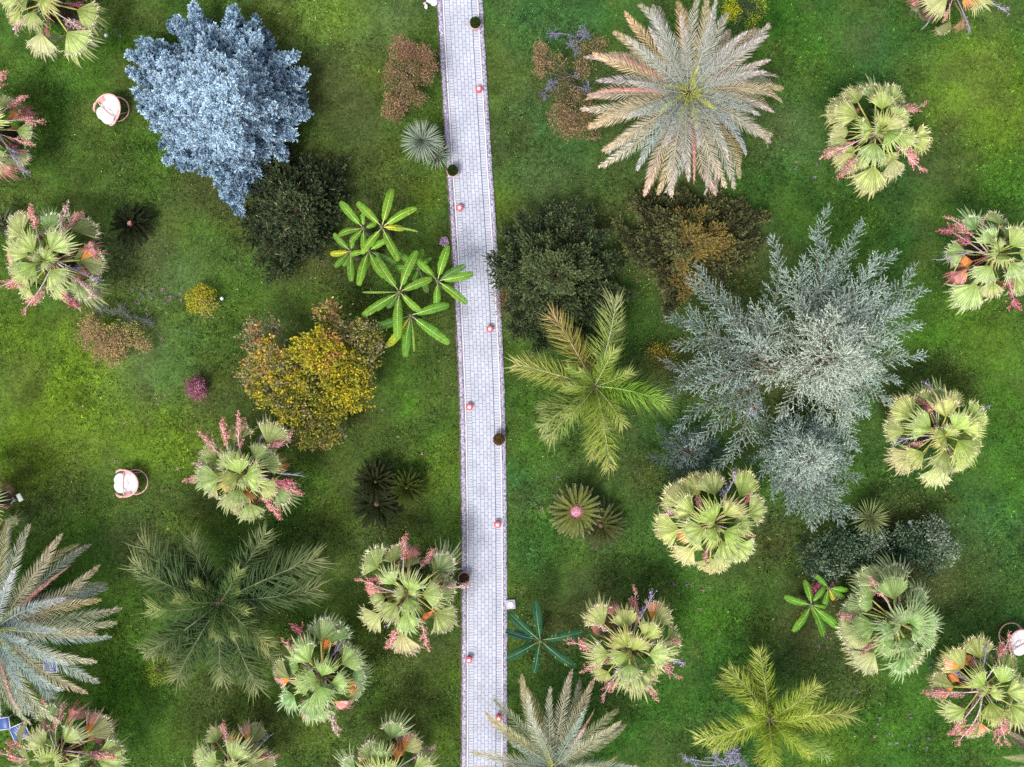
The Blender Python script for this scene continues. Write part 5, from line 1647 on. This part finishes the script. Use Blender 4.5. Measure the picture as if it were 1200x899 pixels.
def bollard(label, px, py):
    c = W(px, py, .3)
    root = thing('path_lamp', (c.x, c.y, .0), label, 'lamp', 'coral path lamps')
    b = B()
    lathe(b, [(.10, .03), (.10, .06), (.05, .075), (.045, .24), (.10, .25), (.10, .258), (.0, .258)], 20, col=(.8, .8, .8))
    b.obj('post', M_CORAL, root, smooth=False)
    b = B()
    lathe(b, [(.095, .255), (.122, .262), (.128, .275), (.12, .295), (.11, .312), (.082, .322), (.078, .316), (.0, .316)], 28)
    b.obj('cap', M_CORAL, root, smooth=True)
    b = B()
    lathe(b, [(.062, .317), (.066, .335), (.05, .358), (.025, .37), (.002, .373)], 20)
    b.obj('globe', M_WHITEP, root, smooth=True)
    return root


for lab, px, py in (('round coral path lamp on the right path border, uppermost of the lamps', 561, 104), ('round coral path lamp on the left border between the yuccas and the bananas', 538.5, 243.5),
                    ('round coral path lamp on the right border near the dark spreading conifer', 574, 385.5), ('round coral path lamp on the left border level with the yellow tree', 550, 477),
                    ('round coral path lamp on the right border below the brown flowerpot', 583, 615), ('round coral path lamp on the left border below the fan palm that reaches the path', 549.5, 773.5), ('round coral path lamp on the right border beside the bottom date palm', 584.5, 842)):
    bollard(lab, px, py)


def planter(label, px, py, ppx, ppy, col, ball, seed):
    """px,py: top of the plant; the pot stands below it on the path"""
    c = W(ppx, ppy, .3)
    root = thing('flowerpot', (c.x, c.y, .04), label, 'flowerpot', 'flowerpots along the path')
    b = B()
    lathe(b, [(.13, 0), (.15, .02), (.19, .30), (.215, .30), (.22, .36), (.19, .365), (.18, .32), (.0, .31)], 26)
    b.obj('pot', M_POT, root, smooth=False)
    b = B()
    lathe(b, [(.18, .322), (.09, .335), (.002, .335)], 16, wob=.04)
    b.obj('earth', M_SOIL, root)
    g = np.random.default_rng(seed)
    b = B()
    n = 2600
    d = nrm(g.normal(0, 1, (n, 3)) + [0, 0, .35])
    P = np.array([0, 0, .33 + ball * .75]) + d * ball * g.uniform(.55, 1.0, (n, 1))
    blades(b, P, nrm(d * .7 + g.normal(0, .7, (n, 3))), g.uniform(.03, .06, n), .024, np.clip(np.array(col) * g.lognormal(0, .3, (n, 1)), 0, 1), jitter=.8)
    tube(b, [[0, 0, .32], [0, 0, .33 + ball * .8]], .02, 6, (.1, .07, .05))
    b.obj('ball_plant', M_LEAF, root)
    return root


planter('pink flowerpot with a dark green clipped plant at the top of the path', 557, 26, 557.2, 28.5, (.035, .060, .015), .185, 1)
planter('pink flowerpot with a dark green clipped plant beside the smaller yucca', 531, 199, 530.8, 201, (.030, .052, .012), .185, 2)
planter('flowerpot with a dry brown ball plant on the right path edge', 584.5, 515, 584.8, 514.7, (.11, .075, .025), .20, 3)
planter('flowerpot with dark reddish earth and a dry plant, touched by a fan palm leaf', 543.5, 677, 544, 677, (.085, .045, .030), .175, 4)


def ball_light(label, px, py, h=.3, r=.07):
    c = W(px, py, h)
    root = thing('ball_light', (c.x, c.y, 0), label, 'garden light', 'small white garden lights')
    b = B()
    tube(b, [[0, 0, -.05], [0, 0, h - r]], .015, 8)
    lathe(b, [(.04, h - r - .02), (.045, h - r + .01), (.03, h - r + .02)], 12)
    b.obj('stake', M_STONE, root)
    b = B()
    t = np.linspace(-math.pi / 2, math.pi / 2, 11)
    lathe(b, np.stack([np.maximum(.001, r * np.cos(t)), h + r * np.sin(t)], 1), 18)
    b.obj('globe', M_WHITEP, root, smooth=True)


ball_light('little white ball light right of the small bright yellow shrub', 260, 350)
ball_light('little white ball light by the fan palm at the top left', 124, 41.5)

c = W(598.5, 708.5, .12)
root = thing('plinth_light', (c.x, c.y, 0), 'round white light on a square lavender stone beside the path', 'garden light')
root.rotation_euler = (0, 0, R(4))
b = B()
box(b, (-.17, -.17, -.05), (.17, .17, .12), bev=.015)
b.obj('stone_base', M_STONE, root)
b = B()
lathe(b, [(.10, .121), (.105, .155), (.075, .165), (.07, .15)], 22)
b.obj('ring', M_WHITEP, root, smooth=True)
b = B()
lathe(b, [(.07, .150), (.05, .158), (.001, .160)], 18)
b.obj('lens', M_PALE, root, smooth=True)

c = W(1067, 614, .5)
root = thing('spike_light', (c.x, c.y, 0), 'small white spotlight on a stake between the two dark open shrubs', 'garden light')
b = B()
tube(b, [[0, 0, -.05], [0, 0, .42]], .015, 8)
b.obj('stake', M_STONE, root)
b = B()
mt = Matrix.Translation((0, 0, .48)) @ Euler((R(25), 0, R(-65))).to_matrix().to_4x4()
for x0, x1, r0, r1 in ((-.13, -.10, .02, .055), (-.10, .06, .06, .06), (.06, .12, .06, .075)):
    pts = [mt @ Vector((x0, 0, 0)), mt @ Vector((x1, 0, 0))]
    tube(b, pts, [r0, r1], 14)
b.obj('lamp_head', M_WHITEP, root, smooth=False)

c = W(17.5, 586, .6)
root = thing('floodlight', (c.x, c.y, 0), 'white box floodlight on a bracket at the left edge', 'garden light')
b = B()
tube(b, [[-.12, -.06, -.05], [-.12, -.06, .55]], .02, 8)
tube(b, [[-.16, -.14, .55], [-.05, .02, .56], [.0, 0, .58]], .016, 6)
tube(b, [[-.12, .06, .55], [-.05, .06, .57]], .016, 6)
b.obj('bracket', M_PALE, root)
b = B()
box(b, (-.075, -.14, .53), (.075, .14, .66), bev=.012, mat=Euler((0, R(18), R(28))).to_matrix().to_4x4())
b.obj('lamp_head', M_WHITEP, root)


def blue_seat(label, px, py, w, d, rot, h=.42, frame=True):
    c = W(px, py, h)
    root = thing('stool', (c.x, c.y, 0), label, 'stool', 'blue garden stools')
    root.rotation_euler = (0, 0, R(rot))
    b = B()
    box(b, (-w / 2, -d / 2, h - .03), (w / 2, d / 2, h + .015), bev=.012)
    b.obj('seat', M_BLUE, root)
    for sx in (-1, 1):
        for sy in (-1, 1):
            b = B()
            tube(b, [[sx * (w / 2 + .02) * 1.05, sy * (d / 2 + .02) * 1.05, 0], [sx * (w / 2 + .02), sy * (d / 2 + .02), h + .01]], .016, 7)
            b.obj('leg', M_PALE, root)
    b = B()
    e = .022
    P = [[-w / 2 - e, -d / 2 - e, h], [w / 2 + e, -d / 2 - e, h], [w / 2 + e, d / 2 + e, h], [-w / 2 - e, d / 2 + e, h]]
    for i in range(4):
        tube(b, [P[i], P[(i + 1) % 4]], .018, 7)
    b.obj('seat_frame', M_PALE, root)


blue_seat('blue topped stool with a white frame at the left edge, near the bottom', 5, 848, .34, .38, 8)
blue_seat('blue topped stool half under the bottom left fan palm', 23, 858, .55, .5, 24, .40)
blue_seat('blue topped stool hidden beneath the left date palm', 59, 780, .42, .45, 0, .42)

# pale boulders and odds and ends
def boulder(b, c, r, col, seed, sq=(1, 1, .7)):
    g = np.random.default_rng(seed)
    nn, mm = 14, 8
    V = []
    for j in range(mm):
        ph = -math.pi / 2 + math.pi * j / (mm - 1)
        for i in range(nn):
            a = 2 * math.pi * i / nn
            k = r * (1 + g.normal(0, .07) * math.cos(ph))
            V.append((c[0] + k * math.cos(ph) * math.cos(a) * sq[0], c[1] + k * math.cos(ph) * math.sin(a) * sq[1], c[2] + r * math.sin(ph) * sq[2]))
    b.add(V, q=[(j * nn + i, j * nn + (i + 1) % nn, (j + 1) * nn + (i + 1) % nn, (j + 1) * nn + i) for j in range(mm - 1) for i in range(nn)], qc=col)


M_ROCK = solid_mat('pale_rock', (.9, .9, .9), .75, .3, 9, .4, tint=True)
c = W(521, 284, 0)
root = thing('flower_clump', (c.x, c.y, 0), 'pinkish white flower clump at the left kerb above the bananas', 'flowers')
b = B()
n = 700
d = nrm(rng.normal(0, 1, (n, 3)) + [0, 0, .5])
P = d * .15 * rng.uniform(.5, 1.05, (n, 1)) * np.array([1, 1, .9]) + np.array([0, 0, .14])
blades(b, P, nrm(d + rng.normal(0, .5, (n, 3))), rng.uniform(.03, .06, n), .035, np.where(rng.random((n, 1)) < .6, np.array([[.40, .24, .42]]), np.array([[.68, .60, .70]])), jitter=.6)
b.obj('blossoms', M_LEAF, root)
b = B()
for k in range(6):
    tube(b, [[0, 0, -.02], list(d[k] * .12 + [0, 0, .12])], .006, 4, (.5, .7, .4))
b.obj('stems', M_WOOD, root)

c = W(506.5, 1, 0)
b = B()
boulder(b, (0, 0, .12), .20, (.72, .72, .85), 5, (1.1, .8, .8))
boulder(b, (.08, -.10, .10), .13, (.85, .85, .92), 6)
o = b.obj('pale_rock', M_ROCK, smooth=True)
o.location = (c.x, c.y, 0)
tag(o, 'large pale rock at the top edge of the lawn against the left kerb', 'rock', 'pale rocks')
c = W(499.5, 8.5, 0)
b = B()
boulder(b, (0, 0, .06), .075, (.92, .92, .92), 7, (.8, 1.2, .8))
boulder(b, (-.05, .12, .05), .06, (.55, .38, .50), 8)
o = b.obj('pale_rock', M_ROCK, smooth=True)
o.location = (c.x, c.y, 0)
tag(o, 'small white and mauve rock left of the large pale one at the top edge', 'rock', 'pale rocks')

c = W(879, 483, 0)
root = thing('rag_bundle', (c.x, c.y, 0), 'white and grey mottled bundle with an orange strap under the silvery cedar', 'bundle')
b = B()
boulder(b, (0, 0, .16), .22, (1, 1, 1), 9, (1.15, .85, .8))
mott = kerb_mat('mottled_cloth', (.72, .72, .76), (.12, .12, .2), .5)
b.obj('cloth', mott, root, smooth=True)
b = B()
a = np.linspace(.1, 2.2, 9)
tube(b, np.stack([.10 + .17 * np.cos(a), .12 + .10 * np.sin(a), np.full(9, .30)], 1), .03, 6, (4.0, 1.3, .5))
b.obj('strap', M_WOOD, root, smooth=True)

for lab, px, py, ang, ln, tc_ in (('fallen purple grey branch with a pink tip under the silvery cedar', 928, 484, 25, 1.1, (.60, .60, 1.0)), ('short pinkish white fallen branch below the silvery cedar', 946, 508, 20, .5, (1.6, 1.3, 1.4))):
    c = W(px, py, .05)
    b = B()
    d = np.array([math.cos(R(ang)), math.sin(R(ang)), 0])
    t = np.linspace(-.5, .5, 6)[:, None]
    pts = d * t * ln + np.array([0, 0, .06]) + rng.normal(0, .012, (6, 3))
    tube(b, pts, np.linspace(.035, .015, 6), 7, tc_)
    tube(b, [pts[3], pts[3] + np.array([-.02, -.22, .03])], [.018, .008], 5, tc_)
    tube(b, [pts[5], pts[5] + d * .09], [.04, .03], 7, (1.5, .25, .4))
    o = b.obj('fallen_branch', M_GREYWOOD, smooth=True)
    o.location = (c.x, c.y, 0)
    tag(o, lab, 'branch', 'fallen branches under the cedar')
